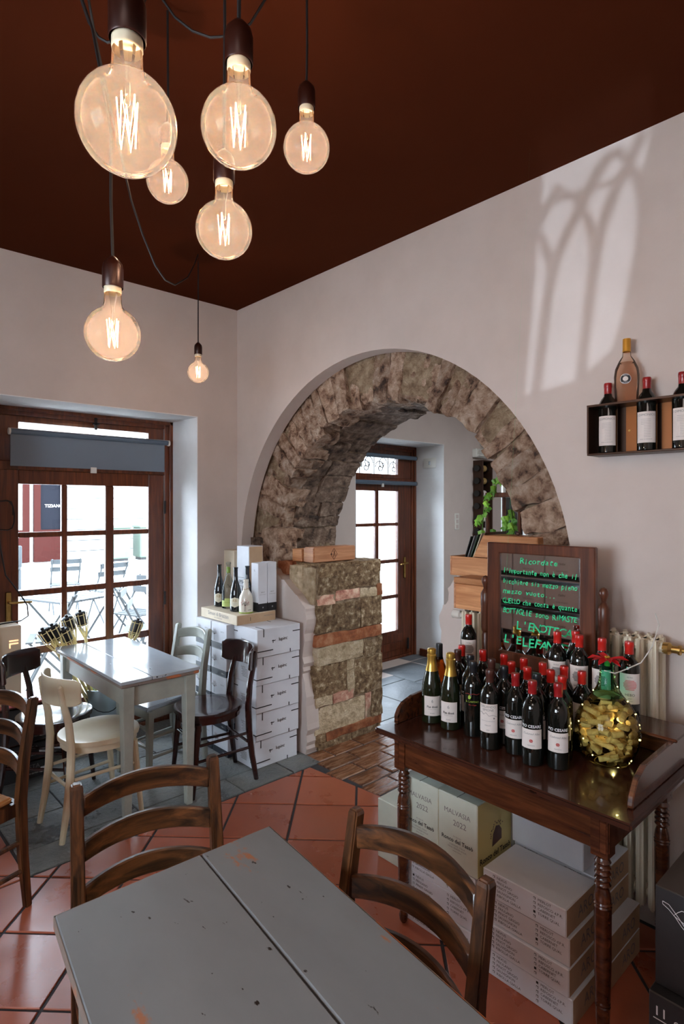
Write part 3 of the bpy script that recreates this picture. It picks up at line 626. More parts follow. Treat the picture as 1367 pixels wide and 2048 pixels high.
def panel_chair(label, mat, seatmat=None):
    t = thing('cafe_chair', label, 'chair'); seatmat = seatmat or mat; n = 28; H = .80
    def outline(sc):
        return [((.20 * cos(2 * pi * k / n)) * sc + .012, (.195 * (1 + .08 * cos(2 * pi * k / n)) * (abs(sin(2 * pi * k / n)) ** .8) * (1 if sin(2 * pi * k / n) >= 0 else -1)) * sc) for k in range(n)]
    secs = [[(x, y, z) for x, y in outline(s)] for z, s in ((.438, .985), (.452, 1.0), (.464, .985), (.466, .93), (.460, .6), (.457, .05))]
    MB().ribbon(secs).build('seat', seatmat, t, smooth=True)
    MB().ribbon([[(x, y, z) for x, y in outline(s)] for z, s in ((.405, .93), (.437, .93))]).build('seat_ring', mat, t, smooth=True)
    # curved back panel
    secs = []; m = 16
    for i in range(m + 1):
        u = i / m * 2 - 1; a = u * .86; r = .26; e = .050 + .020 * math.sqrt(max(0, 1 - abs(u) ** 6)) ; cx = .014
        def q(rr, z): return (cx - rr * cos(a) + .0, rr * sin(a) * .95, z)
        zc = .735
        secs.append([q(r, zc - e), q(r + .013, zc - e), q(r + .020, zc + e), q(r + .007, zc + e)])
    MB().ribbon(secs).build('backrest', mat, t, smooth=True, bevel=.004)
    for s in (-1, 1):
        pts = [(-.235, s * .145, 0), (-.210, s * .138, .15), (-.192, s * .135, .30), (-.186, s * .134, .45), (-.198, s * .132, .58), (-.222, s * .129, .68), (-.237, s * .126, .765), (-.237, s * .126, .775)]
        MB().tube(pts, [.014, .018, .020, .020, .018, .016, .013, .004], 10).build('rear_leg', mat, t, smooth=True)
        MB().tube([(.175, s * .165, 0), (.155, s * .158, .2), (.135, s * .150, .41)], [.012, .016, .020], 10).build('front_leg', mat, t, smooth=True)
        for z in (.20, .29): MB().tube([(-.185 if z < .25 else -.172, s * .137, z), (.150, s * .157, z)], .009, 8).build('stretcher', mat, t, smooth=True)
    MB().tube([(.147, -.155, .30), (.147, .155, .30)], .009, 8).build('stretcher', mat, t, smooth=True)
    MB().tube([(-.18, -.137, .24), (-.18, .137, .24)], .009, 8).build('stretcher', mat, t, smooth=True)
    return t
pc = panel_chair('cream painted cafe chair with a curved back panel', 'cream_paint')
pc.location = (1.175, 3.205, 0); pc.rotation_euler = (0, 0, R(4))
pd = panel_chair('dark mahogany cafe chair standing before the stacked white cartons', 'mahogany')
pd.location = (1.83, 3.145, 0); pd.rotation_euler = (0, 0, R(173))
pe = dup(pd, (1.08, 3.635, 0), R(-42), 'dark mahogany cafe chair between the cream chair and the door')

# ------------------------------------------------------------ tables
t = thing('dining_table', 'worn grey painted plank table with chipped edges in the foreground', 'table', (.66, .88, 0))
def plank(pts, z0, z1, name, mat, par, o_, bev=.004):
    n = len(pts); vs = [(x - o_[0], y - o_[1], z) for z in (z0, z1) for x, y in pts]
    fs = [tuple(range(n - 1, -1, -1)), tuple(range(n, 2 * n))] + [(i, (i + 1) % n, n + (i + 1) % n, n + i) for i in range(n)]
    m_ = MB().add(vs, fs); b = m_.build(name, mat, par, bevel=bev); return b
o_ = (.66, .88)
plank([(.418, 1.392), (.772, 1.378), (.648, .33), (.285, .35)], .72, .750, 'plank', 'worn_grey_top', t, o_)
plank([(.775, 1.378), (.985, 1.366), (.865, .31), (.652, .33)], .72, .750, 'plank', 'worn_grey_top', t, o_)
eb = MB()
for a, b in (((.418, 1.3925), (.985, 1.3665)), ((.9855, 1.366), (.8655, .31)), ((.4175, 1.392), (.2845, .35))): eb.beam((a[0] - .66, a[1] - .88, .735), (b[0] - .66, b[1] - .88, .735), .0016, .026)
eb.build('worn_edge', 'worn_edge', t, label='chipped edge showing bare wood')
for (x, y) in ((.455, 1.245), (.945, 1.29), (.36, .42), (.82, .40)):
    MB().ribbon([[(x - o_[0] + i * q, y - o_[1] + j * q, z) for i, j in ((-1, -1), (1, -1), (1, 1), (-1, 1))] for z, q in ((0, .018), (.72, .028))]).build('leg', 'grey_paint', t, bevel=.003)
A_ = MB()
for a, b in (((.47, 1.33), (.93, 1.31)), ((.45, 1.30), (.34, .42)), ((.94, 1.28), (.83, .40)), ((.36, .41), (.82, .39))): A_.beam((a[0] - o_[0], a[1] - o_[1], .675), (b[0] - o_[0], b[1] - o_[1], .675), .02, .088)
A_.build('apron', 'grey_paint', t)
# far table
o_ = (1.425, 3.47)
t2 = thing('cafe_table', 'small sage grey table with a glossy worn pale blue plank top by the door', 'table', (o_[0], o_[1], 0))
TX0, TX1, TY0, TY1 = 1.205, 1.655, 2.955, 3.985
for a, b in ((TX0, TX0 + .169), (TX0 + .173, TX1)): plank([(a, TY0), (b, TY0), (b, TY1), (a, TY1)], .742, .760, 'plank', 'worn_blue_top', t2, o_, .0025)
MB().box(TX0 - o_[0] + .003, TX1 - o_[0] - .003, TY0 - o_[1] + .003, TY1 - o_[1] - .003, .724, .7415).build('table_edge', 'worn_edge', t2, bevel=.004)
for x in (TX0 + .045, TX1 - .055):
    for y in (TY0 + .032, TY1 - .065):
        MB().ribbon([[(x - o_[0] + i * q, y - o_[1] + j * q, z) for i, j in ((-1, -1), (1, -1), (1, 1), (-1, 1))] for z, q in ((0, .018), (.6, .029), (.724, .030))]).build('leg', 'sage_paint', t2, bevel=.003)
m_ = MB(); x0, x1, y0, y1 = TX0 + .035 - o_[0], TX1 - .045 - o_[0], TY0 + .022 - o_[1], TY1 - .055 - o_[1]
m_.box(x0, x1, y0, y0 + .018, .62, .724).box(x0, x1, y1 - .018, y1, .62, .724).box(x0, x0 + .018, y0, y1, .62, .724).box(x1 - .018, x1, y0, y1, .62, .724); m_.build('apron', 'sage_paint', t2)

# ------------------------------------------------------------ cartons
def carton(name, x0, x1, y0, y1, z0, z1, mat, label, group=None, cat='box', side=None, rz=0, deco=None):
    cx, cy = (x0 + x1) / 2, (y0 + y1) / 2; t = thing(name, label, cat, (cx, cy, z0), rz, group)
    X, Y, Z = (x1 - x0) / 2, (y1 - y0) / 2, z1 - z0
    MB().box(-X, X, -Y, Y, 0, Z).build('carton', mat, t, bevel=.003)
    if side: MB().box(-X + .004, X - .004, -Y - .0006, -Y + .001, .003, Z - .003).build('side_panel', side, t)
    if deco: deco(t, X, Y, Z)
    return t
LX = lambda t, X: None
def on_x(m_, X, s, size, y, z, mat='ink', bold=0, align='CENTER', shear=0): m_.text(s, size, (-X - .001, y, z), (0, -1, 0), (0, 0, 1), mat, align, bold, shear)
def on_y(m_, Y, s, size, x, z, mat='ink', bold=0, align='CENTER', shear=0): m_.text(s, size, (x, -Y - .0012, z), (1, 0, 0), (0, 0, 1), mat, align, bold, shear)
def lup(t, X, Y, Z):
    p_ = MB(); on_y(p_, Y, 'lupinc', .03, .03, Z * .55, bold=.01); on_x(p_, X, 'lupinc', .022, .02, Z * .55, 'grey_ink')
    e = .0012
    def sy(x0, x1, z0, z1): p_.box(x0, x1, -Y - e, -Y + .001, z0, z1, 'ink')
    def sx(y0, y1, z0, z1): p_.box(-X - e, -X + .001, y0, y1, z0, z1, 'ink')
    sy(-X, -X + .12, .034, .040); sy(-X + .045, -X + .051, Z - .05, Z - .002); sy(X - .062, X - .001, Z - .045, Z - .039); sy(X - .085, X - .079, .002, .024)
    p_.text('~', .05, (-.045, -Y - .0012, Z * .55), (1, 0, 0), (0, 0, 1), 'ink', bold=.012); sy(-.052, -.047, Z * .5 - .008, Z * .5 + .006)
    sx(-Y, -Y + .045, .034, .040); sx(Y - .045, Y, Z - .04, Z - .034)
    for k in range(6): sx(-.03, .03 + .01 * (k % 2), .025 + k * .009 + .012, .0265 + k * .009 + .012)
    if Z: p_.box(-X + .045, -X + .051, -Y, -Y + .09, Z - .0005, Z + .0012, 'ink').box(X - .12, X - .114, Y - .10, Y, Z - .0005, Z + .0012, 'ink')
    p_.build('print', None, t)
ords = ['bottom', 'second from the bottom', 'middle', 'second from the top', 'topmost']
for k in range(5):
    dy = -.008 * k; dx = rnd.uniform(-.004, .004)
    carton('wine_carton', 2.105 + dx, 2.445 + dx, 3.075 + dy, 3.31, k * .177, k * .177 + .176, 'carton_white', 'white carton with short black bars, %s of the stack beside the arch' % ords[k], 'white barred cartons beside the arch', deco=lup)
def tree(p_, f, cx, cz, s, ink='ink', fl='red_print', seed=3, n=46):
    r = random.Random(seed)
    def seg(a, b, w_):
        d = V((b[0] - a[0], b[1] - a[1])); 
        if d.length < 1e-6: return
        nrm = V((-d.y, d.x)).normalized() * w_
        q = [f(a[0] - nrm.x, a[1] - nrm.y), f(a[0] + nrm.x, a[1] + nrm.y), f(b[0] + nrm.x * .6, b[1] + nrm.y * .6), f(b[0] - nrm.x * .6, b[1] - nrm.y * .6)]
        p_.add(q, [(0, 1, 2, 3)], ink)
    seg((cx, cz - s), (cx + .03 * s, cz - .1 * s), .035 * s)
    for k in range(9):
        an = R(20 + 140 * k / 8); L1 = s * r.uniform(.4, .8); b = (cx + cos(an) * L1, cz - .1 * s + sin(an) * L1); seg((cx + .02 * s, cz - .15 * s), b, .018 * s)
        for d_ in (-.4, .4): seg(((cx + b[0]) / 2, (cz - .1 * s + b[1]) / 2), (b[0] + cos(an + d_) * .15 * s, b[1] + sin(an + d_) * .15 * s), .012 * s)
    for k in range(n):
        an = r.uniform(0, 2 * pi); rr = s * .72 * math.sqrt(r.random()); x, z = cx + rr * cos(an), cz + .25 * s + rr * .85 * sin(an); q = s * .035
        p_.add([f(x - q, z), f(x, z - q), f(x + q, z), f(x, z + q)], [(0, 1, 2, 3)], fl)
def treebox(t, X, Y, Z):
    p_ = MB(); e = .0012
    p_.box(-X - e, -X + .001, -Y + .001, Y - .001, .004, .045, 'blue_band').box(-X + .001, X - .001, -Y - e, -Y + .001, .004, .045, 'blue_band')
    tree(p_, lambda a, b: (-X - .0024, -a, b), -.055, .10, .045, seed=5, n=26)
    on_x(p_, X + .001, 'MATTO', .012, -.045, .12, 'grey_ink'); on_x(p_, X + .0014, '~ bio ~', .016, -.05, .024, 'white_ink')
    p_.build('print', None, t)
for c_, (ya, yb, nm) in enumerate(((3.335, 3.525, 'near'), (3.535, 3.735, 'far'))):
    for k in range(5):
        carton('gift_carton', 2.06 + (.0 if k else .01), 2.40, ya, yb, k * .176, k * .176 + .175, 'carton_white', 'dark-footed white carton with small tree, %s in the %s corner column' % (ords[k], nm), 'tree print cartons in the corner', deco=treebox)
def simon(t, X, Y, Z):
    p_ = MB(); on_x(p_, X, 'Simon di Brazzan', .038, .0, .042, 'grey_ink'); on_x(p_, X, 'FRIULI VENEZIA GIULIA', .010, 0, .018, 'grey_ink'); on_y(p_, Y, '1', .035, -.05, .03); on_y(p_, Y, 'BIODINAMICO', .012, .10, .04, 'grey_ink')
    p_.build('print', None, t)
carton('flat_carton', 2.085, 2.395, 3.25, 3.71, .883, .948, 'carton_beige', 'flat beige carton carrying the empty display bottles', deco=simon, side='cardboard')
# tall bottle boxes on it
def gift(t, X, Y, Z):
    p_ = MB(); p_.box(-X - .0012, -X + .001, -Y + .001, Y - .001, .002, .062, 'ink').box(-X + .001, X - .001, -Y - .0012, -Y + .001, .002, .055, 'ink')
    on_y(p_, Y, 'BRUT', .012, 0, .13, 'grey_ink'); on_y(p_, Y, 'METODO CLASSICO', .006, 0, .115, 'grey_ink'); on_x(p_, X, 'IL', .02, 0, Z - .05, 'grey_ink'); on_y(p_, Y + .0006, 'o', .02, 0, .03, 'white_ink'); p_.build('print', None, t)
carton('bottle_box', 2.26, 2.335, 3.262, 3.345, .948, 1.275, 'carton_white', 'tall slim white bottle box with black foot, left one of the pair', 'slim white bottle boxes', deco=gift)
carton('bottle_box', 2.338, 2.412, 3.262, 3.345, .948, 1.278, 'carton_white', 'tall slim white bottle box with black foot, right one of the pair', 'slim white bottle boxes', deco=gift)
def mac(t, X, Y, Z):
    p_ = MB(); on_x(p_, X, 'IMAX', .04, 0, .17, 'ink'); p_.box(-X - .001, -X, -Y + .01, Y - .01, .14, .142, 'ink').box(-X - .001, -X, -Y + .01, Y - .01, .20, .202, 'ink'); p_.build('print', None, t)
carton('gift_box', 2.325, 2.445, 3.47, 3.625, .948, 1.375, 'carton_white', 'large white upright gift box behind the slim bottle boxes', deco=mac, side='cardboard')
carton('gift_box', 2.325, 2.445, 3.66, 3.80, .882, 1.335, 'carton_beige', 'cream upright gift box in the wall corner behind the clear bottle')
# cartons under the wash stand
def nexus(filled):
    def f(t, X, Y, Z):
        p_ = MB(); A1 = ['NEXUS', 'FRIULANO', 'PINOT GRIGIO', 'SAUVIGNON', 'RIBOLLA GIALLA']; A2 = ['MERLOT', "REFOSCO d.P.R.", 'CABERNET', 'TORRE QUAL', '']
        sz = .0125; st = Z * .165; e = .0012
        for col, (lst, y) in enumerate(((A1, Y - .045), (A2, -.045))):
            for i, s_ in enumerate(lst):
                z = Z * .86 - i * st
                if s_: on_x(p_, X, s_, sz, y - .012, z, align='LEFT')
                q = .0036; ff = (col, i) == filled
                p_.box(-X - e, -X, y - q, y + q, z - q, z + q, 'ink')
                if not ff: p_.box(-X - e * 1.6, -X, y - q * .7, y + q * .7, z - q * .7, z + q * .7, 'carton_white')
        on_y(p_, Y, 'ARO', .055, .03, Z / 2, 'grey_ink'); p_.build('print', None, t)
    return f
nm4 = ['bottom', 'second from the bottom', 'third from the bottom', 'topmost']
for k in range(4):
    carton('wine_carton', 1.80 + (.0, -.004, .004, -.002)[k], 2.015, .868 + (.0, .01, .012, .02)[k], 1.20 - (0, .0, .004, .002)[k], k * .0925, k * .0925 + .091, 'carton_white', 'tick list carton below the green flask, %s of its pile' % nm4[k], 'tick list cartons under the wash stand', side='cardboard', deco=nexus((1, 3) if k else (1, 0)))
for k in range(3):
    carton('wine_carton', 1.80 + (.0, .004, .0)[k], 2.06, 1.235, 1.57, k * .102, k * .102 + .1005, 'carton_white', 'tick list carton below the two mint boxes, %s of its pile' % ['bottom', 'middle', 'top'][k], 'tick list cartons under the wash stand', side='carton_white', deco=nexus((0, 0)))
for k in range(4):
    carton('wine_carton', 2.03 + (0 if k > 1 else .0), 2.30, .85 if k < 2 else .89, 1.21, k * .0925, k * .0925 + .091, 'carton_white', 'flat carton with large side lettering, %s of the hindmost pile' % nm4[k], 'cartons at the back under the wash stand', side='cardboard', deco=nexus((1, 2)))
def backbox(t, X, Y, Z):
    p_ = MB(); on_x(p_, X, 'FRAGILE', .012, .09, Z - .03, 'ink'); on_x(p_, X, 'VINO', .014, .03, Z - .035, 'grey_ink'); on_x(p_, X, '\u25b3', .02, 0, Z - .05, 'ink') if 0 else None
    p_.add([(-X - .001, .008, .03), (-X - .001, -.008, .03), (-X - .001, 0, .045)], [(0, 1, 2)], 'ink'); p_.build('print', None, t)
carton('wine_carton', 2.02, 2.28, .935, 1.215, .372, .475, 'carton_white', 'plain white carton at the back, lower of the two', 'plain white cartons at the back')
carton('wine_carton', 2.015, 2.28, .925, 1.215, .476, .60, 'carton_white', 'white carton with small recycling mark at the back, upper of the two', 'plain white cartons at the back', deco=backbox)
def malv(t, X, Y, Z):
    p_ = MB(); on_x(p_, X, 'MALVASIA', .026, .0, Z - .062, 'grey_ink'); on_x(p_, X, '2022', .030, -.012, Z - .10, 'grey_ink'); on_x(p_, X, 'Az. Agricola', .007, 0, Z - .150, 'grey_ink')
    on_x(p_, X, 'Ronco del Tass\u00f2', .021, 0, Z - .166, 'ink', bold=.02)
    for k in range(3): on_x(p_, X, ['CORMONS - ITALIA', 'FRIULI VENEZIA GIULIA', 'www.vino.it'][k], .008, 0, Z - .184 - k * .010, 'grey_ink')
    on_y(p_, Y + .001, 'Ronco del Tass\u00f2', .030, .0, .055, 'ink', bold=.02)
    p_.add([(x_ * .032 + .01, -Y - .0025, .085 + z_ * .05) for x_, z_ in ((-1, 0), (1, .2), (1, .9), (.5, 1.3), (-.2, 1.4), (-.8, .9))], [(0, 1, 2, 3, 4, 5)], 'brown_foil')
    r = random.Random(2)
    for k in range(16):
        an = R(40 + 140 * k / 15); q = .0035; x_, z_ = .01 + cos(an) * .045 * r.uniform(.8, 1.1), .12 + sin(an) * .05 * r.uniform(.8, 1.1); p_.add([(x_ - q, -Y - .0026, z_), (x_, -Y - .0026, z_ - q), (x_ + q, -Y - .0026, z_), (x_, -Y - .0026, z_ + q)], [(0, 1, 2, 3)], 'brown_foil')
    p_.build('print', None, t)
    MB().box(-X, X, -.0012, .0012, Z - .001, Z + .0008, 'grey_ink').box(-.07, -.045, -.002, .002, Z, Z + .0012, 'ink').build('flap_seam', None, t)
carton('wine_box', 1.80, 2.03, 1.402, 1.578, .307, .575, 'carton_mint', 'upright mint white box, left one of the pair under the wash stand', 'upright mint white wine boxes', side='carton_cream', deco=malv)
carton('wine_box', 1.80, 2.03, 1.224, 1.400, .307, .575, 'carton_mint', 'upright mint white box with cream side, right one of the pair under the wash stand', 'upright mint white wine boxes', side='carton_cream', deco=malv)
carton('wine_box', 2.02, 2.30, 1.64, 1.93, 0, .275, 'carton_mint', 'mint white box on the tiles at the left end of the wash stand', deco=lambda t, X, Y, Z: (lambda q: (on_x(q, X, 'Ronco', .03, -.08, .09, 'ink'), on_x(q, X, '. ,. \u2022', .05, -.07, .13, 'ink'), q.build('print', None, t)))(MB()))
# black cartons
def blackp(t, X, Y, Z):
    p_ = MB(); on_x(p_, X, 'S', .05, -Y + .10, .10, 'white_ink', bold=.01)
    it = [(0, 0), (.012, -.002), (.02, -.010), (.03, -.020), (.042, -.034), (.052, -.040), (.046, -.044), (.036, -.036), (.024, -.022), (.012, -.012), (0, -.006)]
    pts = [(-X - .002, Y - .02 - a * 1.3, Z - .035 + b * 1.3) for a, b in it]; p_.tube(pts + [pts[0]], .0008, 4, 'white_ink')
    pts = [(-X - .002, Y - .09 - .035 * cos(a_ / 9 * 2 * pi) * (1 + .3 * (a_ % 2)), Z - .055 + .018 * sin(a_ / 9 * 2 * pi)) for a_ in range(10)]; p_.tube(pts, .0008, 4, 'white_ink')
    p_.add([(-X - .0015, Y - .07, .10), (-X - .0015, Y - .13, .07), (-X - .0015, Y - .19, .10), (-X - .0015, Y - .13, .135)], [(0, 1, 2, 3)], 'grey_ink')
    p_.build('print', None, t)
    MB().box(-X + .002, X - .002, -Y + .002, Y - .002, Z - .001, Z + .0006).build('lid', 'dark_top', t)
def blackq(t, X, Y, Z):
    p_ = MB(); on_x(p_, X, '11', .035, Y - .03, Z - .045, 'white_ink', bold=.01); p_.box(-X - .001, -X, Y - .05, Y - .012, Z - .067, Z - .065, 'white_ink')
    on_x(p_, X, 'Y', .03, Y - .10, Z - .05, 'white_ink', bold=.02); on_x(p_, X, 'o', .03, Y - .07, Z - .05, 'white_ink'); on_x(p_, X, 'www.vino.it  MADE IN ITALY', .008, Y - .07, Z - .08, 'white_ink'); p_.build('print', None, t)
carton('black_carton', 1.725, 2.22, .18, .598, .352, .622, 'carton_black', 'black carton with white outline map, upper of the two at the right edge', 'black cartons at the right', deco=blackp)
carton('black_carton', 1.69, 2.2, .16, .602, 0, .351, 'carton_black', 'black carton with white care symbols, lower of the two at the right edge', 'black cartons at the right', deco=blackq)
def vista(t, X, Y, Z):
    p_ = MB(); on_y(p_, Y, 'VISTA', .036, .05, Z * .62, 'grey_ink'); on_y(p_, Y, 'PROSECCO EXTRA DRY', .012, .05, Z * .25, 'white_ink'); p_.box(.10, .135, -Y - .001, -Y, Z * .2, Z * .5, 'white_ink')
    p_.build('print', None, t); MB().box(-X, X, -Y, Y, Z - .012, Z + .0005).build('lid', 'brown_foil', t)
for k in range(4):
    carton('black_carton', .842, 1.135 + (.015, 0, .01, 0)[k], 3.91, 4.19, k * .112, k * .112 + .111, 'carton_black', 'black wine carton, %s of the pile before the left door' % nm4[k], 'black cartons before the left door', deco=vista)
rb = MB().box(.85, 1.12, 3.92, 4.18, .4485, .462); tag(rb.build('tray', 'lid_pink', bevel=.003), 'pink red tray lying on the black cartons by the door', 'tray')
lb = thing('lightbox', 'wooden light box sign with glowing letters standing on the pink red tray', 'sign', (.93, 4.02, .463))
MB().box(-.075, .065, -.09, .09, 0, .475).build('case', 'lightbox_wood', lb, bevel=.004)
p_ = MB()
p_.text('IL RI', .11, (.0665, .01, .27), (0, 0, -1), (0, 1, 0), 'lit_letters', bold=.015); p_.text('IL RI', .07, (.02, -.0915, .33), (0, 0, -1), (1, 0, 0), 'lit_letters', bold=.015); p_.build('letters', None, lb)

# ------------------------------------------------------------ bottles
def label_arc(r, z0, z1, a=1.05, mat='paper', ns=14):
    return MB().lathe([(r, z0), (r, z1)], ns, mat=mat, a0=-a, a1=a)
def bottle(kind):
    t = thing('wine_bottle', 'wine bottle', 'bottle'); S = 20
    W_ = lambda p_, s_, sz, z, mat='ink', r=.0372, a=0, bold=0, shear=0: p_.text(s_, sz, 0, 0, 0, mat, 'CENTER', bold, shear, wrap=(r, a, z))
    bord = [(.0001, .004), (.03, .0), (.036, .004), (.0365, .19), (.034, .205), (.026, .221), (.017, .232), (.0145, .245), (.0138, .284), (.0001, .285)]
    if kind in ('pio', 'pio_dark', 'hebo', 'hebo_grey', 'orlando', 'carpino', 'plain', 'brown', 'dimonios', 'tan'):
        MB().lathe(bord, S).build('body', 'bottle_glass', t, smooth=True)
        cap = {'pio': 'dark_red_foil', 'pio_dark': 'black_foil', 'hebo': 'red_foil', 'hebo_grey': 'red_foil', 'orlando': 'brown_foil', 'carpino': 'black_foil', 'plain': 'red_foil', 'brown': 'brown_foil', 'dimonios': 'dark_red_foil', 'tan': 'red_foil'}[kind]
        MB().lathe([(.0155, .228), (.0150, .245), (.0150, .268), (.0160, .270), (.0160, .281), (.0145, .287), (.0001, .2875)], 16).build('capsule', cap, t, smooth=True)
        r = .0372
        if kind in ('pio', 'pio_dark'):
            MB().lathe([(.0162, .226), (.0155, .230)], 16).build('neck_ring', 'white_ring', t)
            lb_ = label_arc(r, .062, .128).build('label', None, t); p_ = MB(); W_(p_, 'PIO CESARE', .0135, .138, 'white_ink', .0378, 0, .02); W_(p_, 'Cadoned Alba', .010, .113, 'grey_ink', .0378, 0, 0, .4); W_(p_, 'PIEMONTE', .005, .073, 'grey_ink', .0378)
            p_.add([(.0379 * cos(q * .17), .0379 * sin(q * .17), .089 + z_) for q, z_ in ((-1, 0), (-.6, -.005), (.6, -.005), (1, 0), (.6, .005), (-.6, .005))], [(0, 1, 2, 3, 4, 5)], 'red_print'); W_(p_, 'Kd', .006, .089, 'paper', .0381)
            p_.build('print', None, lb_)
        if kind in ('hebo', 'hebo_grey', 'tan'):
            lb_ = label_arc(r, .070, .178).build('label', None, t); p_ = MB(); em = 'rose_print' if kind == 'hebo' else 'grey_ink'; W_(p_, 'PETRA', .007, .165, 'grey_ink', .0378)
            for k_ in range(7):
                z_ = .120 + k_ * .0052; hw = .62 * math.sqrt(1 - ((k_ - 3) / 3.9) ** 2)
                p_.lathe([(.0378, z_), (.0378, z_ + .0036)], 8, mat=em, a0=-hw + .05 * (k_ % 2), a1=hw)
            W_(p_, 'HEBO' , .013, .102, 'ink', .0378); W_(p_, '2021', .007, .089, 'grey_ink', .0378); W_(p_, 'TOSCANA', .004, .080, 'grey_ink', .0378); p_.build('print', None, lb_)
        if kind == 'orlando':
            lb_ = label_arc(r, .066, .170, 1.0).build('label', None, t); p_ = MB(); W_(p_, 'ORLANDO', .012, .160, 'grey_ink', .0378); W_(p_, 'SIMONE', .012, .148, 'grey_ink', .0378)
            pr = [(-.9, .136), (-.7, .139), (-.45, .131), (-.2, .138), (.1, .127), (.5, .131), (.9, .124)]
            p_.tube([(.0379 * cos(a_), .0379 * sin(a_), z_) for a_, z_ in pr], .0006, 4, 'ink'); W_(p_, 'REFOSCO DAL PEDUNCOLO', .004, .108, 'grey_ink', .0378); W_(p_, 'MERLOT', .006, .092, 'grey_ink', .0378); W_(p_, '2020', .006, .075, 'grey_ink', .0378); p_.ball((.0375 * cos(.6), .0375 * sin(.6), .119), .003, 6, 'grey_ink'); p_.build('print', None, lb_)
        if kind == 'carpino':
            p_ = MB(); p_.tube([(.0374 * cos(a_ / 10), .0374 * sin(a_ / 10), .168 + .0015 * sin(a_)) for a_ in range(-8, 9)], .0008, 4, 'red_print')
            W_(p_, 'IL CARPINO', .010, .138, 'green_print', .0372); W_(p_, 'Vis Uvae', .009, .126, 'red_print', .0372, 0, 0, .4); p_.add([(.0374 * cos(a_), .0374 * sin(a_), z_) for a_, z_ in ((-.4, .148), (-.2, .148), (-.1, .156), (-.28, .166), (-.45, .156))], [(0, 1, 2, 3, 4)], 'green_print'); p_.build('label_print', None, t)
        if kind in ('plain', 'brown'):
            lb_ = label_arc(r, .07, .15, 1.0, 'cardboard' if kind == 'brown' else 'paper').build('label', None, t); p_ = MB(); W_(p_, 'MERLOT', .012, .13, 'ink', .0378); W_(p_, 'COLLIO', .007, .10, 'grey_ink', .0378); p_.build('print', None, lb_)
        if kind == 'dimonios':
            lb_ = label_arc(r, .030, .150, 1.0).build('label', None, t); p_ = MB(); W_(p_, 'I DIMONIOS', .0125, .137, 'grey_ink', .0378)
            for k_ in range(12): p_.lathe([(.0378, .120 - k_ * .0062), (.0378, .1208 - k_ * .0062)], 6, mat='grey_ink', a0=-.5 + .3 * (k_ > 3), a1=.45)
            W_(p_, 'ROSSO DI SARDEGNA', .0045, .043, 'grey_ink', .0378); p_.build('print', None, lb_)
    elif kind == 'champagne':
        MB().lathe([(.0001, .004), (.034, 0), (.041, .005), (.0415, .13), (.038, .165), (.029, .20), (.020, .232), (.016, .26), (.0155, .29), (.0001, .292)], S).build('body', 'champagne_glass', t, smooth=True)
        MB().lathe([(.026, .212), (.0205, .235), (.0175, .262), (.0195, .268), (.0195, .276), (.0168, .280), (.0185, .290), (.0175, .300), (.010, .304), (.0001, .304)], 16).build('capsule', 'gold_foil', t, smooth=True)
        lb_ = label_arc(.0422, .035, .115, .85).build('label', None, t); p_ = MB(); W_(p_, 'Pas dos\u00e9', .013, .072, 'ink', .0428, 0, .02); W_(p_, 'METODO CLASSICO', .004, .062, 'grey_ink', .0428); W_(p_, 'Kremin', .006, .046, 'ink', .0428); W_(p_, '6', .018, .095, 'grey_ink', .0428); p_.build('print', None, lb_)
    elif kind == 'amber':
        MB().lathe([(.0001, .004), (.028, 0), (.033, .004), (.0335, .17), (.030, .20), (.020, .225), (.0145, .25), (.0138, .296), (.0001, .298)], S).build('body', 'amber_glass', t, smooth=True)
        MB().lathe([(.0001, .006), (.030, .006), (.0315, .16), (.029, .195), (.019, .215), (.0001, .216)], 16).build('wine', 'rose_glass', t, smooth=True)
        MB().lathe([(.0155, .235), (.0150, .296), (.014, .301), (.0001, .302)], 16).build('capsule', 'black_foil', t, smooth=True)
    elif kind == 'burgundy':
        MB().lathe([(.0001, .004), (.033, 0), (.0385, .005), (.039, .105), (.036, .135), (.026, .175), (.0165, .21), (.0145, .235), (.0142, .285), (.0165, .287), (.0165, .297), (.0001, .298)], S).build('body', 'burgundy_glass', t, smooth=True)
        # oval label
        n = 22; q = [(.0396 * cos(.85 * cos(2 * pi * k_ / n)), .0396 * sin(.85 * cos(2 * pi * k_ / n)), .064 + .030 * sin(2 * pi * k_ / n)) for k_ in range(n)]
        lat = MB(); rows = 8; vs = []; fs = []
        for i in range(rows + 1):
            v_ = -1 + 2 * i / rows; hw = .85 * math.sqrt(max(0, 1 - abs(v_) ** 2.6)) + .02
            for j in range(11): a_ = -hw + 2 * hw * j / 10; vs.append((.0396 * cos(a_), .0396 * sin(a_), .064 + .034 * v_))
        for i in range(rows):
            for j in range(10): fs.append((i * 11 + j, i * 11 + j + 1, (i + 1) * 11 + j + 1, (i + 1) * 11 + j))
        lb_ = lat.add(vs, fs).build('label', 'paper_oval', t); p_ = MB(); W_(p_, 'RB', .026, .074, 'gold_print', .0402); W_(p_, 'BLANC DE BLANC', .004, .056, 'grey_ink', .0402); W_(p_, 'MACERATO', .004, .048, 'grey_ink', .0402); p_.build('print', None, lb_)
    elif kind == 'clear':
        MB().lathe([(.0001, .006), (.040, 0), (.046, .006), (.0465, .11), (.043, .15), (.030, .19), (.018, .225), (.015, .25), (.0145, .305), (.017, .308), (.017, .318), (.013, .32)], 24).build('body', 'clear_glass', t, smooth=True)
        MB().lathe([(.0001, .245), (.0125, .245), (.012, .285), (.0001, .286)], 12).build('cork', 'green_print', t, smooth=True)
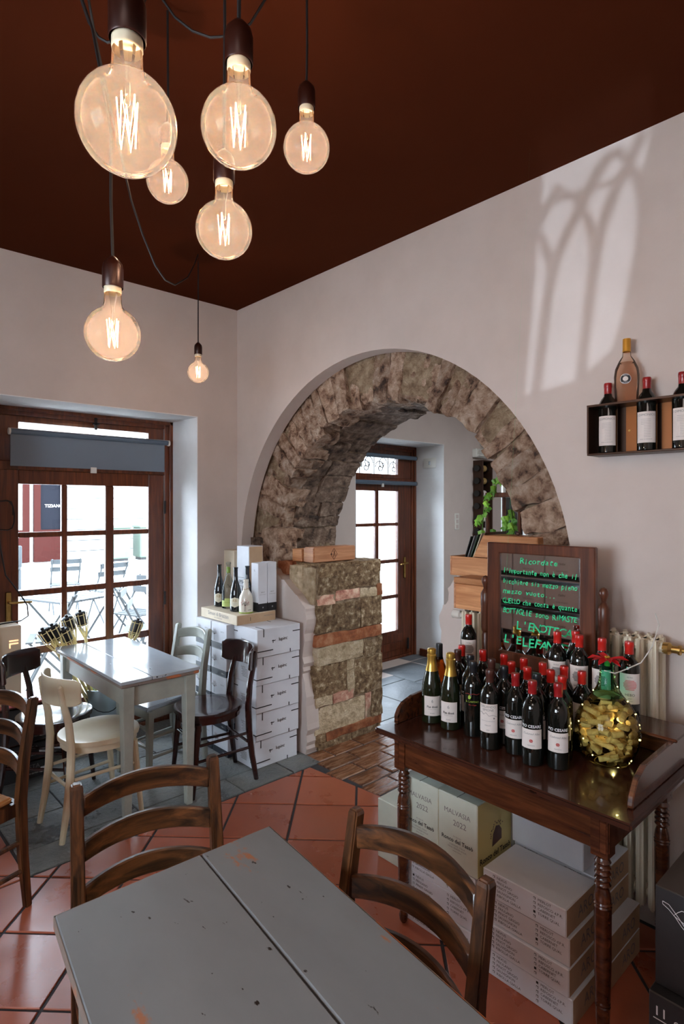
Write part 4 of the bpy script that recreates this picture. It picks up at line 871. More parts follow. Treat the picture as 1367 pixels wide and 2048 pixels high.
        lb_ = MB().lathe([(.047, .016), (.047, .058)], 14, a0=-1.0, a1=1.0).lathe([(.047, .058), (.0475, .066), (.046, .073)], 8, a0=-.45, a1=.45).build('label', 'lime_label', t); p_ = MB(); W_(p_, 'Autentico', .012, .045, 'green_print', .0478); 
        tree(p_, lambda a_, b_: (.0478 * cos(a_ / .047), .0478 * sin(a_ / .047), b_), .03, .15, .045, fl='ink', n=24); p_.build('print', None, lb_)
    elif kind == 'white':
        MB().lathe([(.0001, .006), (.040, 0), (.0465, .006), (.0475, .075), (.044, .108), (.031, .135), (.021, .152), (.0172, .170), (.0165, .205), (.018, .207), (.018, .222), (.0001, .223)], 24).build('body', 'white_glaze', t, smooth=True)
        p_ = MB(); tree(p_, lambda a_, b_: (.0480 * cos(a_ / .047), .0480 * sin(a_ / .047), b_ if b_ < .10 else .10 + (b_ - .10) * .4), -.004, .058, .042, n=70); W_(p_, 'pienenc', .008, .024, 'ink', .0482, .6, .03); p_.build('tree_print', None, t)
        MB().tube([(.021 * cos(a_ * .35), .021 * sin(a_ * .35), .158 + .002 * sin(a_)) for a_ in range(19)], .0016, 6).build('string', 'gold_print', t, smooth=True)
        MB().lathe([(.047, .001), (.0476, .008)], 20).build('foot_ring', 'green_print', t)
    elif kind == 'rose':
        MB().lathe([(.0001, .012), (.015, .006), (.038, 0), (.043, .006), (.045, .06), (.047, .105), (.043, .135), (.030, .165), (.0165, .185), (.0145, .205), (.0140, .25), (.0001, .252)], 24).build('body', 'rose_glass', t, smooth=True)
        MB().lathe([(.0001, .014), (.036, .004), (.041, .010), (.043, .06), (.045, .105), (.041, .133), (.028, .160), (.0001, .161)], 24).build('wine', 'rose_glass', t, smooth=True)
        MB().lathe([(.0158, .203), (.0152, .212), (.0152, .246), (.0145, .255), (.0001, .256)], 16).build('capsule', 'gold_plain', t, smooth=True)
        d = MB(); n = 20
        for rr, mt, off in ((.020, 'white_ink', 0), (.0185, 'ink', .0004), (.0095, 'paper', .0008)):
            d.add([(sum_ := (.0478 + off) * cos(rr * cos(2 * pi * k_ / n) / .047), (.0478 + off) * sin(rr * cos(2 * pi * k_ / n) / .047), .088 + rr * sin(2 * pi * k_ / n)) for k_ in range(n)], [tuple(range(n))], mt)
        d.text('MIRAVAL', .006, 0, 0, 0, 'white_ink', wrap=(.0488, 0, .102)); d.text('PROVENCE', .005, 0, 0, 0, 'white_ink', wrap=(.0488, 0, .074)); d.build('label', None, t)
    return t
proto = {}
def put(kind, x, y, z, deg, label, group=None):
    if kind not in proto: o = proto[kind] = bottle(kind); o.location = (x, y, z); o.rotation_euler = (0, 0, R(deg)); o['label'] = label
    else: o = dup(proto[kind], (x, y, z), R(deg), label)
    if group: o['group'] = group
    elif 'group' in o: del o['group']
    return o
DZ = .765
k_ = 1.052
G1, G2 = 'wine bottles on the wash stand', 'wine bottles on the raised shelf of the wash stand'
desk = [
 ('champagne', 1.84, 1.463, 222, 'gold-necked sparkling bottle at the far left end of the wash stand'),
 ('champagne', 1.838, 1.370, 205, 'gold-necked sparkling bottle, second from the left end of the wash stand'),
 ('amber', 1.932, 1.497, 205, 'amber glass bottle with slim black neck behind the gold-necked pair'),
 ('brown', 1.946, 1.415, 205, 'brown-capped bottle just behind the second gold-necked bottle'),
 ('plain', 2.022, 1.450, 200, 'red-capped bottle in the hindmost row, behind the first black-capped bottle'),
 ('pio_dark', 1.918, 1.335, 200, 'black-capped bottle with white neck emblem, leftmost of the black-capped ones'),
 ('carpino', 1.845, 1.272, 208, 'black bottle with green and red lettering and no paper label'),
 ('plain', 2.018, 1.345, 200, 'red-capped bottle behind the bottle with green lettering'),
 ('brown', 1.925, 1.245, 200, 'brown-capped bottle in the second row, half hidden by the mountain label bottle'),
 ('orlando', 1.791, 1.165, 202, 'brown-capped bottle with a mountain line drawn on its white label'),
 ('plain', 2.020, 1.250, 200, 'red-capped bottle right before the lower left corner of the mirror'),
 ('pio_dark', 1.875, 1.158, 200, 'black-capped bottle with neck emblem in the second row, before the mirror'),
 ('plain', 1.938, 1.190 - .02, 200, 'red-capped bottle directly right of the middle black-capped one'),
 ('plain', 2.020, 1.165, 200, 'red-capped bottle in the hindmost row, below the lettering of the mirror'),
 ('pio', 1.822, 1.080, 198, 'dark-red-capped bottle, third from the right in the front row'),
 ('plain', 1.918, 1.092, 200, 'bright red-capped bottle behind the three front dark-red-capped ones, leftmost of its row'),
 ('tan', 2.015, 1.085, 200, 'red-capped bottle in the hindmost row, before the right half of the mirror'),
 ('pio', 1.785, .998, 202, 'dark-red-capped bottle in the middle of the front row, nearest the desk edge'),
 ('pio_dark', 1.868, 1.030, 200, 'black-capped bottle with neck emblem, rightmost of the black-capped ones'),
 ('plain', 1.946, 1.018, 200, 'bright red-capped bottle in the second row, left of the green flask'),
 ('tan', 2.030, 1.010, 200, 'red-capped bottle hidden behind two others left of the green flask'),
 ('plain', 1.905, .955, 200, 'red-capped bottle directly behind the front bottle beside the flask'),
 ('pio', 1.819, .925, 204, 'dark-red-capped bottle at the right end of the front row, touching the green flask'),
 ('hebo_grey', 2.010, .935, 200, 'red-capped bottle right behind the green flask on the desk top')]
P = [[a[1] * k_, a[2] * k_] for a in desk]
for it in range(60):
    for i in range(len(P)):
        for j in range(i):
            dx, dy = P[i][0] - P[j][0], P[i][1] - P[j][1]; d = math.hypot(dx, dy); r = (.0425 if desk[i][0] == 'champagne' else .038) + (.0425 if desk[j][0] == 'champagne' else .038)
            if d < r and d > 0: s_ = (r - d) / 2 / d; P[i][0] += dx * s_; P[i][1] += dy * s_; P[j][0] -= dx * s_; P[j][1] -= dy * s_
        P[i][0] = min(max(P[i][0], 1.80), 2.15)
for a, (x, y) in zip(desk, P): put(a[0], x, y, DZ, a[3], a[4], G1)
SZ_ = .881
for kd, x, y, dg, lb in (('hebo_grey', 2.235, 1.565, 215, 'tall red-capped bottle at the left end of the raised shelf, before the radiator'),
        ('hebo_grey', 2.245, 1.070, 200, 'red-capped bottle behind the pair before the right half of the mirror'),
        ('hebo_grey', 2.185, 1.115, 200, 'red-capped bottle with large white label before the mirror, left of the pair'),
        ('hebo_grey', 2.185, 1.027, 200, 'red-capped bottle with large white label before the mirror, right of the pair'),
        ('hebo_grey', 2.195, .945, 196, 'red-capped bottle directly behind the red flower of the flask'),
        ('hebo', 2.215, .855, 204, 'red-capped bottle with pink oval emblem, rightmost on the raised shelf')):
    put(kd, x, y, SZ_, dg, lb, G2)
# display bottles on the flat carton
G3 = 'empty display bottles on the flat carton'
put('burgundy', 2.20, 3.655, .949, 228, 'black bottle with oval label, leftmost on the flat carton', G3)
put('clear', 2.205, 3.545, .949, 230, 'large clear glass bottle with lime label on the flat carton', G3)
put('burgundy', 2.175, 3.405, .949, 228, 'black bottle with oval label between the clear and the white bottle', G3)
put('burgundy', 2.285, 3.43, .949, 228, 'black bottle mostly hidden behind the white tree bottle', G3)
put('white', 2.195, 3.31, .949, 232, 'squat white bottle with red blossom tree drawing on the flat carton', G3)

# ------------------------------------------------------------ wash stand with mirror
t = thing('wash_stand', 'dark wooden wash stand with turned legs carrying the wine bottles', 'table', (2.0, 1.16, 0)); o_ = (2.0, 1.16)
X0, X1, Y0, Y1 = 1.712, 2.31, .655, 1.655
MB().box(X0 - o_[0], X1 - o_[0], Y0 - o_[1], Y1 - o_[1], .742, .765).build('top', 'worn_desk_top', t, bevel=.006, seg=2)
ax0, ax1, ay0, ay1 = 1.745 - 2, 2.29 - 2, .735 - 1.16, 1.58 - 1.16
m_ = MB().box(ax0 + .01, ax0 + .03, ay0, ay1, .63, .742).box(ax1 - .02, ax1, ay0, ay1, .63, .742).box(ax0, ax1, ay0 + .005, ay0 + .025, .63, .742).box(ax0, ax1, ay1 - .025, ay1 - .005, .63, .742); m_.build('apron', 'desk_wood', t, bevel=.002)
prof = [(.010, 0), (.016, .01), (.018, .03), (.013, .05), (.017, .07), (.020, .12), (.021, .155), (.0225, .160), (.0205, .165), (.0225, .170), (.0205, .175), (.0215, .18), (.0245, .30), (.025, .455), (.0265, .46), (.024, .465), (.0265, .47), (.024, .475), (.025, .48), (.022, .50), (.017, .515)]
for k in range(5): prof += [(.020, .520 + k * .017), (.0245, .526 + k * .017), (.020, .533 + k * .017)]
prof += [(.018, .607), (.024, .615), (.0001, .617)]
for x in (1.775, 2.265):
    for y in (.762, 1.553):
        lg = MB().lathe(prof, 16, (x - 2, y - 1.16, 0)).box(x - 2 - .026, x - 2 + .026, y - 1.16 - .026, y - 1.16 + .026, .615, .742); lg.build('leg', 'desk_wood', t, smooth=True)
# curved side boards
for y in (Y0 + .03, Y1 - .045):
    pts = [(1.80, .765)]; n = 12
    prf = [(1.80, .80), (1.815, .825), (1.84, .845), (1.90, .862), (2.0, .868), (2.08, .873), (2.13, .89)] if y > 1 else [(1.80, .775), (1.808, .80), (1.84, .84), (1.90, .866), (2.0, .870), (2.08, .872), (2.13, .885)]
    pl = [(1.80, .766), (2.295, .766), (2.295, .872)] + [(a, b) for a, b in reversed(prf) if a < 2.1]
    MB().plate([(a - 2, b) for a, b in pl], [], lambda u, v, w_: (u, w_, v), y - 1.16, y - 1.16 + .018).build('side_board', 'desk_wood', t, bevel=.003)
MB().box(2.145 - 2, 2.315 - 2, Y0 + .02 - 1.16, Y1 - .03 - 1.16, .868, .880).box(2.285 - 2, 2.30 - 2, Y0 + .04 - 1.16, Y1 - .05 - 1.16, .766, .868).build('raised_shelf', 'desk_wood', t, bevel=.004)
mt = thing('swing_mirror', 'wooden framed swing mirror with green handwriting standing behind the bottles', 'mirror', (2.275, 1.25, SZ_)); o_ = (2.275, 1.25, SZ_)
for y in (1.502, .972):
    pp = [(.017, 0), (.019, .01), (.013, .02), (.0165, .035), (.0165, .20), (.013, .21), (.018, .22), (.0205, .235), (.0205, .33), (.022, .335), (.022, .385), (.017, .395), (.009, .408), (.011, .42), (.018, .438), (.017, .452), (.010, .462), (.0001, .466)]
    MB().lathe(pp, 14, (0, y - 1.25, 0)).build('post', 'mirror_wood', mt, smooth=True)
MB().box(-.012, .012, .972 - 1.25, 1.502 - 1.25, .02, .055).build('cross_rail', 'mirror_wood', mt, bevel=.003)
my0, my1, mz0, mz1 = 1.0 - 1.25, 1.484 - 1.25, .085, .618; fw = .062
fr = MB().plate(rect(my0, my1, mz0, mz1), [rect(my0 + fw, my1 - fw, mz0 + fw, mz1 - fw * .72)], fx, -.016, .012); fr.build('frame', 'mirror_wood', mt, bevel=.004)
gl = MB().box(-.006, -.003, my0 + fw - .003, my1 - fw + .003, mz0 + fw - .003, mz1 - fw * .72 + .003).build('glass', 'mirror_glass', mt)
MB().box(-.003, .010, my0 + fw - .003, my1 - fw + .003, mz0 + fw - .003, mz1 - fw * .72 + .003).build('backing', 'mirror_wood', mt)
rows = [('Ricordate', .034, .0, .018), ("l'importante non \u00e8 che il", .031, .0, .0), ('bicchiere sia mezzo pieno', .031, .0, 0), ('o mezzo vuoto...', .031, -.06, 0), ('QUELLO che conta \u00e8 quante', .031, .0, 0), ('BOTTIGLIE sono RIMASTE', .033, .0, 0), ("L'ENOTECA", .050, .02, 0), ("L'ELEFANTE", .052, -.02, 0)]
p_ = MB(); z = mz1 - .075; yc = (my0 + my1) / 2
for i, (s_, sz, dx, dz) in enumerate(rows):
    wd = 0; adv = sz * .56; n = len(s_); ad = min(adv, .335 / n); y = yc + ad * n / 2 - dx
    for ch in s_:
        y -= ad
        if ch != ' ':
            an = rnd.uniform(-.12, .12); p_.text(ch, sz * rnd.uniform(.92, 1.08), (-.0068, y + ad / 2, z + rnd.uniform(-.002, .002)), (0, -cos(an), sin(an)), (0, sin(an), cos(an)), 'marker_green', 'CENTER', .012, .15, sx=min(1, ad / (sz * .56)) * 1.05)
    z -= (.046, .046, .042, .042, .044, .058, .066, .07)[i]
p_.build('handwriting', None, gl)

# ------------------------------------------------------------ green flask with corks, fairy lights, flower
dj = (2.075, .875)
prof = [(.0001, .004), (.05, .0), (.068, .006), (.085, .028), (.100, .065), (.108, .105), (.106, .14), (.095, .175), (.075, .208), (.052, .235), (.036, .26), (.028, .285), (.0255, .31), (.0245, .335), (.029, .340), (.030, .350), (.026, .354)]
t = thing('demijohn', 'green and yellow glass flask full of corks on the wash stand', 'flask', (dj[0], dj[1], DZ + .001))
MB().lathe(prof[:10], 32).build('body', 'demijohn_yellow', t, smooth=True); MB().lathe(prof[9:], 32).build('neck', 'demijohn_green', t, smooth=True)
def prad(z):
    for (r0, z0), (r1, z1) in zip(prof[2:], prof[3:]):
        if z0 <= z <= z1: return r0 + (r1 - r0) * (z - z0) / (z1 - z0)
    return .03
wp = [(prad(.02 + i * .0062) * .97 * cos(i * .75), prad(.02 + i * .0062) * .97 * sin(i * .75), .02 + i * .0062) for i in range(42)]
MB().tube(wp, .0007, 4).build('fairy_wire', 'brass', t)
for i in range(0, 42, 4): MB().ball(wp[i], .0025, 6).build('fairy_light', 'fairy', t)
for k in range(3): light('fairy_glow', 'POINT', (dj[0] + .05 * cos(k * 2.1), dj[1] + .05 * sin(k * 2.1), DZ + .06 + .05 * k), .06, (1, .85, .4), radius=.004)
ck0 = None; n = 0; rr_ = random.Random(4); placed = []
for att in range(6000):
    z = rr_.uniform(.022, .205); a = rr_.uniform(0, 2 * pi); rad = max(.0, prad(z) - .022 - rr_.choice((0, 0, .03)) ) if rr_.random() < .85 else rr_.uniform(0, .05)
    c = V((rad * cos(a), rad * sin(a), z))
    if z > .195 and rad > .05: continue
    if any((c - q).length < .0215 for q in placed): continue
    placed.append(c)
    if len(placed) >= 100: break
for c in placed:
    if ck0 is None:
        ck = MB().lathe([(.0001, -.019), (.0095, -.019), (.0105, -.017), (.0105, .017), (.0095, .019), (.0001, .019)], 10).build('cork', 'cork', None, smooth=True); ck0 = ck
    else: ck = ck0.copy(); COL.objects.link(ck)
    ck.location = V((dj[0], dj[1], DZ)) + c; ta = math.atan2(c.y, c.x)
    ck.rotation_euler = (pi / 2 + rr_.uniform(-.5, .5), rr_.uniform(-.3, .3), ta + rr_.uniform(-.5, .5))
    tag(ck, 'wine cork heaped among many others inside the green and yellow flask', 'cork', 'corks inside the flask')
fz = DZ + .357
t = thing('poinsettia_flower', 'red artificial flower sitting on the mouth of the green flask', 'flower', (dj[0], dj[1], fz))
for k in range(9):
    a = k * 2 * pi / 9 + .2; l = .055 + .012 * (k % 2); dz = .010 if k % 2 else -.006; u = V((cos(a), sin(a), 0)); s_ = V((-sin(a), cos(a), 0)); w_ = .013
    vs = [V((0, 0, .004)), u * l * .35 + s_ * w_ + V((0, 0, .008 + dz * .3)), u * l * .7 + s_ * w_ * .8 + V((0, 0, .006 + dz)), u * l + V((0, 0, dz - .004)), u * l * .7 - s_ * w_ * .8 + V((0, 0, .006 + dz)), u * l * .35 - s_ * w_ + V((0, 0, .008 + dz * .3)), u * l * .5 + V((0, 0, .001 + dz * .6))]
    fs = [(0, 1, 6), (1, 2, 6), (2, 3, 6), (3, 4, 6), (4, 5, 6), (5, 0, 6)]; vv = vs + [v - V((0, 0, .0012)) for v in vs]
    MB().add(vv, fs + [tuple(i + 7 for i in reversed(f)) for f in fs] + [(i, i + 7, (i + 1) % 6 + 7, (i + 1) % 6) for i in range(6)]).build('petal', 'petal_red', t)
m_ = MB()
for k in range(7): m_.ball((.006 * cos(k), .006 * sin(k), .010), .0035, 6)
m_.build('flower_centre', 'seed_yellow', t)
MB().lathe([(.0001, -.02), (.010, -.02), (.010, .004), (.0001, .004)], 8).build('stem', 'leaf_green', t)
cab = MB().tube([(dj[0] - .026, dj[1] - .0, DZ + .325), (dj[0] - .01, dj[1] - .03, DZ + .318), (dj[0] + .03, dj[1] - .04, DZ + .322), (2.15, .79, DZ + .35), (2.21, .775, DZ + .40), (2.26, .77, DZ + .47), (2.31, .80, DZ + .50)], .0022, 6)
tag(cab.build('cable', 'cable_white', smooth=True), 'thin white fairy light cable looping from the flask neck to the radiator', 'cable')

# ------------------------------------------------------------ radiator
t = thing('radiator', 'cream cast column radiator on the wall behind the wash stand', 'radiator', (2.395, 1.22, .12))
ry0, n = .80 - 1.22, 20; st = (1.69 - .80) / n
c0 = None
for i in range(n):
    y = ry0 + (i + .5) * st
    if c0 is None:
        c0 = MB().box(-.062, -.020, -.014, .014, .02, 1.045).box(.018, .058, -.014, .014, .02, 1.045).box(-.050, .05, -.010, .010, .98, 1.035).box(-.050, .05, -.010, .010, .03, .09).build('column', 'radiator_paint', t, bevel=.011, seg=3, smooth=True); c0.location = (0, y, 0)
    else: c = c0.copy(); COL.objects.link(c); c.location = (0, y, 0)
MB().tube([(0, ry0, .06), (0, -ry0 + .03, .06)], .018, 10).tube([(0, ry0 - .005, 1.005), (0, 1.69 - 1.22 + .005, 1.005)], .022, 10).build('header', 'radiator_paint', t, smooth=True)
MB().lathe([(.022, 0), (.024, -.02), (.014, -.03), (.014, -.05), (.019, -.052), (.019, -.06), (.008, -.064), (.008, -.085), (.0001, -.086)], 12, (0, ry0, 1.005), axis='y').build('valve', 'brass', t, smooth=True)
MB().lathe([(.012, 0), (.012, .03), (.020, .035), (.022, .075), (.0001, .08)], 12, (0, 1.69 - 1.22, 1.005), axis='y').build('valve', 'plastic_white', t, smooth=True)
MB().tube([(0, ry0 + .02, -.12), (0, ry0 + .02, .05)], .008, 8).tube([(0, .44, -.12), (0, .44, .05)], .008, 8).build('foot_pipe', 'radiator_paint', t)
# low wooden drawer box on the radiator, crate and lid on the low wall
def wbox(name, label, x0, x1, y0, y1, z0, z1, lid=True, mat='pine'):
    t = thing(name, label, 'box', ((x0 + x1) / 2, (y0 + y1) / 2, z0)); X, Y, Z = (x1 - x0) / 2, (y1 - y0) / 2, z1 - z0
    for a_ in (-Y, Y - .012): MB().box(-X, X, a_, a_ + .012, 0, Z).build('end_board', 'pine_long', t, bevel=.002)
    for a_ in (-X, X - .01): MB().box(a_, a_ + .010, -Y + .012, Y - .012, 0, Z).build('side_board', mat, t, bevel=.002)
    MB().box(-X + .01, X - .01, -Y + .012, Y - .012, 0, .008).build('bottom', mat, t)
    return t, X, Y, Z
t, X, Y, Z = wbox('wooden_box', 'lidded pine bottle box standing on the left end of the radiator', 2.325, 2.465, 1.41, 1.715, 1.168, 1.287)
MB().box(-X, X, -Y, Y, Z + .0015, Z + .030).build('lid', 'pine', t, bevel=.002)
t, X, Y, Z = wbox('wooden_crate', 'open pine crate holding brochures on top of the white low wall', 2.55, 2.83, 1.42, 1.905, 1.294, 1.395)
for k in range(5):
    s_ = MB().beam((2.69, 1.865 - .014 * k, 1.304), (2.69, 1.80 - .022 * k, 1.50 + .006 * k), .20, .004, up=(0, 1, 0)); nm = ('black', 'grey', 'dark green', 'cream', 'brown')[k]
    simple('card_%d' % k, (srgb(30, 30, 30), srgb(130, 132, 134), srgb(40, 60, 44), srgb(200, 188, 160), srgb(96, 66, 46))[k], .5)
    tag(s_.build('brochure', 'card_%d' % k), '%s brochure leaning in the open pine crate' % nm, 'brochure', 'brochures in the pine crate')
lid = MB().beam((2.66, 1.60, 1.40), (2.66, 1.585, 1.515), .20, .33, up=(0, 1, 0))
lid = MB(); lid.plate([(1.76, 1.398), (1.70, 1.512), (1.40, 1.512), (1.40, 1.398)], [], fx, 2.552, 2.72)
tag(lid.build('wooden_box', 'pine', bevel=.003), 'slanting pine box lying on top of the open crate', 'box')
tag(MB().ball((2.60, 1.53, 1.524), .011, 8, sz=.9).build('cork_stopper', 'brown_foil', smooth=True), 'small dark stopper lying on the slanting pine box', 'stopper')
# wooden box pair on the left low wall
bx = thing('wooden_box', 'pine gift box with a burnt diamond emblem on the stone ledge', 'box', (2.83, 3.16, 1.266))
MB().box(-.215, .185, -.055, .055, 0, .105).build('box', 'pine_long', bx, bevel=.006, seg=2)
MB().box(-.2195, -.2155, -.05, .05, .004, .10).build('sliding_lid', 'pine', bx)
d = MB(); z0, xx = .053, -.03
for a, b in (((-.032, 0), (0, .040)), ((0, .040), (.032, 0)), ((.032, 0), (0, -.040)), ((0, -.040), (-.032, 0)), ((-.006, -.022), (.002, .024)), ((.006, .018), (.012, -.018))): d.beam((xx + a[0], -.0555, z0 + a[1]), (xx + b[0], -.0555, z0 + b[1]), .002, .0025, up=(0, 1, 0))
d.text('F', .028, (xx + .002, -.0562, z0), (1, 0, 0), (0, 0, 1)); d.ball((xx - .022, -.0545, z0), .006, 8, None, 1); d.build('emblem', 'brown_foil', bx)
b2 = MB().box(2.60, 2.80, 3.225, 3.33, 1.266, 1.355); tag(b2.build('wooden_box', 'pine', bevel=.004), 'plain pale pine box peeping out behind the emblem box', 'box')

# ------------------------------------------------------------ wall shelf, right
sx0, sx1, sy0, sy1, sz0, sz1 = 2.375, 2.488, .35, 1.085, 1.866, 2.072
t = thing('wall_shelf', 'dark metal box shelf on the right wall holding three bottles', 'shelf', (2.43, .72, 1.866)); ox, oy, oz = 2.43, .72, 1.866
MB().box(sx0 - ox, sx1 - ox, sy0 - oy, sy1 - oy, 0, .008).build('bottom_board', 'shelf_metal', t, bevel=.002)
hl = []
for yb in (1.022, .872, .745, .60, .46):
    hl.append([(yb - oy + .022 * cos(k * pi / 6), .0 + .022 * sin(k * pi / 6)) for k in range(12)])
MB().plate([(sy0 - oy, sx0 - ox), (sy1 - oy, sx0 - ox), (sy1 - oy, sx1 - ox), (sy0 - oy, sx1 - ox)], [[(a, b) for a, b in h] for h in hl], lambda u, v, w_: (v, u, w_), .198, .206).build('top_board', 'shelf_metal', t)
MB().box(sx0 - ox, sx1 - ox, sy1 - oy - .008, sy1 - oy, .008, .198).build('end_board', 'shelf_metal', t, bevel=.001)
MB().box(sx1 - ox - .004, sx1 - ox, sy0 - oy, sy1 - oy - .008, .008, .198).build('back_panel', 'shelf_metal', t)
for yb in (.945, .81): MB().box(sx1 - ox - .008, sx1 - ox - .004, yb - oy - .025, yb - oy + .025, .008, .198).build('coloured_panel', 'shelf_panel', t)
MB().lathe([(.0001, -.012), (.004, -.012), (.004, 0)], 8, (sx1 - ox - .004, .955 - oy, .10), axis='x').build('screw', 'brass', t)
for y, lb in ((1.022, 'left'), (.872, 'middle'), (.745, 'right, cut by the frame')): put('dimonios', 2.43, y, 1.8745, 195, 'dark-red-capped bottle with large white label standing in the wall shelf, ' + lb, 'bottles in the wall shelf')
put('rose', 2.43, .948, 2.0725, 196, 'round rose wine bottle with gold cap standing on top of the wall shelf')

# ------------------------------------------------------------ pendant lamps
def lamp(x, y, z, label, top=None, rest=None):
    """z = centre of the globe; cable follows rest (list of world points) or straight up"""
    t = thing('pendant_lamp', label, 'lamp', (x, y, z), 0, 'bare bulb pendants')
    r = .0625
    pr = [(.0001, -r)] + [(r * sin(a), -r * cos(a)) for a in [R(12 * i) for i in range(1, 13)]] + [(.0262, .0565), (.0215, .064), (.0195, .076), (.0183, .105)]
    MB().lathe(pr, 32).build('bulb', 'bulb_glass', t, smooth=True)
    MB().lathe([(.0185, .093), (.0195, .095), (.0195, .108), (.0001, .108)], 20).build('collar', 'cream_paint', t, smooth=True)
    MB().lathe([(.0225, .106), (.0235, .108), (.0235, .150), (.021, .162), (.013, .172), (.0045, .180), (.0001, .181)], 24).build('socket', 'socket_brown', t, smooth=True)
    MB().lathe([(.0001, .02), (.0035, .025), (.004, .06), (.009, .085), (.011, .10)], 10).build('glass_stem', 'clear_glass', t, smooth=True)
    f = MB()
    for k in range(5):
        a = k * 2 * pi / 5; b_ = a + .75; f.tube([(.0135 * cos(a), .0135 * sin(a), .033), (.010 * cos(b_), .010 * sin(b_), -.030), (.0135 * cos(b_ + .5), .0135 * sin(b_ + .5), .033)], .0008, 5)
    f.build('filament', 'filament', t)
    pts = rest or [(x, y, z + .178), (x + .002, y, (z + CH) / 2), (x, y, CH)]
    MB().tube([(p[0] - x, p[1] - y, p[2] - z) for p in pts], .0035, 6).build('cable', 'cable_black', t, smooth=True)
    light('lamp_glow', 'POINT', (x, y, z), LAMP_W, (1, .72, .52), radius=.004)
    return t
LAMP_W = 3.6
lamp(.310, .739, 2.150, 'largest and nearest glowing globe bulb hanging at the upper left')
lamp(.539, .834, 2.290, 'large glowing globe bulb, right neighbour of the nearest one')
lamp(1.003, 1.222, 2.622, 'mid-sized glowing globe bulb, rightmost of the cluster')
lamp(.698, 1.140, 2.276, 'glowing globe bulb hanging below the right neighbour of the nearest one')
lamp(.827, 1.674, 2.649, 'glowing globe bulb peeping out behind the largest one')
lamp(.535, 1.357, 2.058, 'low glowing globe bulb before the left wall', rest=[(.535, 1.357, 2.236), (.536, 1.371, 2.374), (.540, 1.381, 2.544), (.529, 1.405, 2.663), (.516, 1.431, 2.795), (.501, 1.472, 2.90), (.487, 1.499, 3.05), (.48, 1.50, 3.17)])
def sag(a, b, d, n=10):
    a, b = V(a), V(b); return [a.lerp(b, i / n) - V((0, 0, d * 4 * (i / n) * (1 - i / n))) for i in range(n + 1)]
hook = (1.748, 3.144, 3.165)
lamp(1.748, 3.144, 2.455, 'smallest, farthest globe bulb hanging in the room corner', rest=[(1.748, 3.144, 2.633), (1.748, 3.144, 3.10), (1.745, 3.14, 3.155)] + [(1.633, 2.982, 3.014), (1.486, 2.782, 2.847), (1.257, 2.471, 2.664), (1.112, 2.273, 2.593), (.991, 2.108, 2.571), (.866, 1.937, 2.588), (.77, 1.806, 2.623), (.691, 1.70, 2.701), (.615, 1.595, 2.772), (.549, 1.506, 2.843), (.492, 1.427, 2.93), (.45, 1.40, 3.165)])
for i, pts in enumerate(([(.798, 1.647, 3.17), (.825, 1.621, 3.116), (.863, 1.586, 3.076), (.902, 1.55, 3.057), (.945, 1.51, 3.061), (.989, 1.469, 3.097), (1.022, 1.439, 3.17)],
    [(.554, 1.668, 3.17), (.564, 1.658, 3.05), (.582, 1.642, 2.978), (.602, 1.623, 2.937), (.619, 1.607, 2.923), (.644, 1.584, 2.93), (.669, 1.561, 2.971), (.694, 1.538, 3.04), (.71, 1.53, 3.17)])):
    tag(MB().tube(pts, .0038, 6).build('lamp_cable', 'cable_black', smooth=True), ('right' if i == 0 else 'left') + ' loop of black lamp cable sagging between two ceiling hooks', 'cable', 'loops of lamp cable')
# coil of cable at the left door edge
c_ = MB()
pts = [(.935 + .085 * cos(a / 3) * (1 + .12 * sin(a / 2.2)), 4.225 - .004 * (a % 3), 1.60 + .11 * sin(a / 3) + .02 * sin(a)) for a in range(0, 34)]
c_.tube(pts, .0045, 6)
tag(c_.build('cable_coil', 'cable_black', smooth=True), 'black cable coiled on the left stile of the left door', 'cable')
c_ = MB().tube([(.93, 4.20, 1.52), (.94, 4.19, 1.40), (.969, 4.19, 1.22), (1.055, 4.18, 1.085), (1.085, 4.15, 1.02), (1.085, 4.13, .955), (1.02, 4.04, .945), (.93, 4.02, .945), (.87, 4.0, .945)], .0045, 6)
tag(c_.build('cable', 'cable_black', smooth=True), 'black cable drooping past the brass handle to the light box', 'cable')

# ------------------------------------------------------------ bamboo torches in the bucket
bk = thing('bucket', 'galvanised metal bucket holding bamboo torches by the door', 'bucket', (1.55, 4.125, 0))
MB().lathe([(.0001, .003), (.085, .003), (.085, 0), (.11, .30), (.116, .302), (.116, .31), (.108, .31), (.082, .02), (.0001, .02)], 24, (0, 0, .10)).build('body', 'galvanised', bk, smooth=True)
MB().lathe([(.0001, 0), (.07, 0), (.07, .10), (.0001, .10)], 12).build('stand', 'iron', bk)
MB().tube([(.114 * cos(R(a)), -.114 * sin(R(a)) * .9 - .02, .36 - .10 * sin(R(a))) for a in range(0, 181, 18)], .003, 6).build('handle', 'iron', bk, smooth=True)
bp = V((1.55, 4.125, .135))
tors = [(1.156, 4.05, .854), (1.207, 4.04, .875), (1.277, 4.045, .84), (1.315, 4.10, .905), (1.395, 4.09, .93), (1.769, 4.05, .83), (1.225, 4.13, .83), (1.80, 4.12, .80)]
nmt = ['leftmost', 'second from the left', 'third from the left, low', 'fourth from the left, tall', 'tallest, just left of the glazing bar', 'right-leaning, front', 'hidden behind the left group', 'right-leaning, rear']
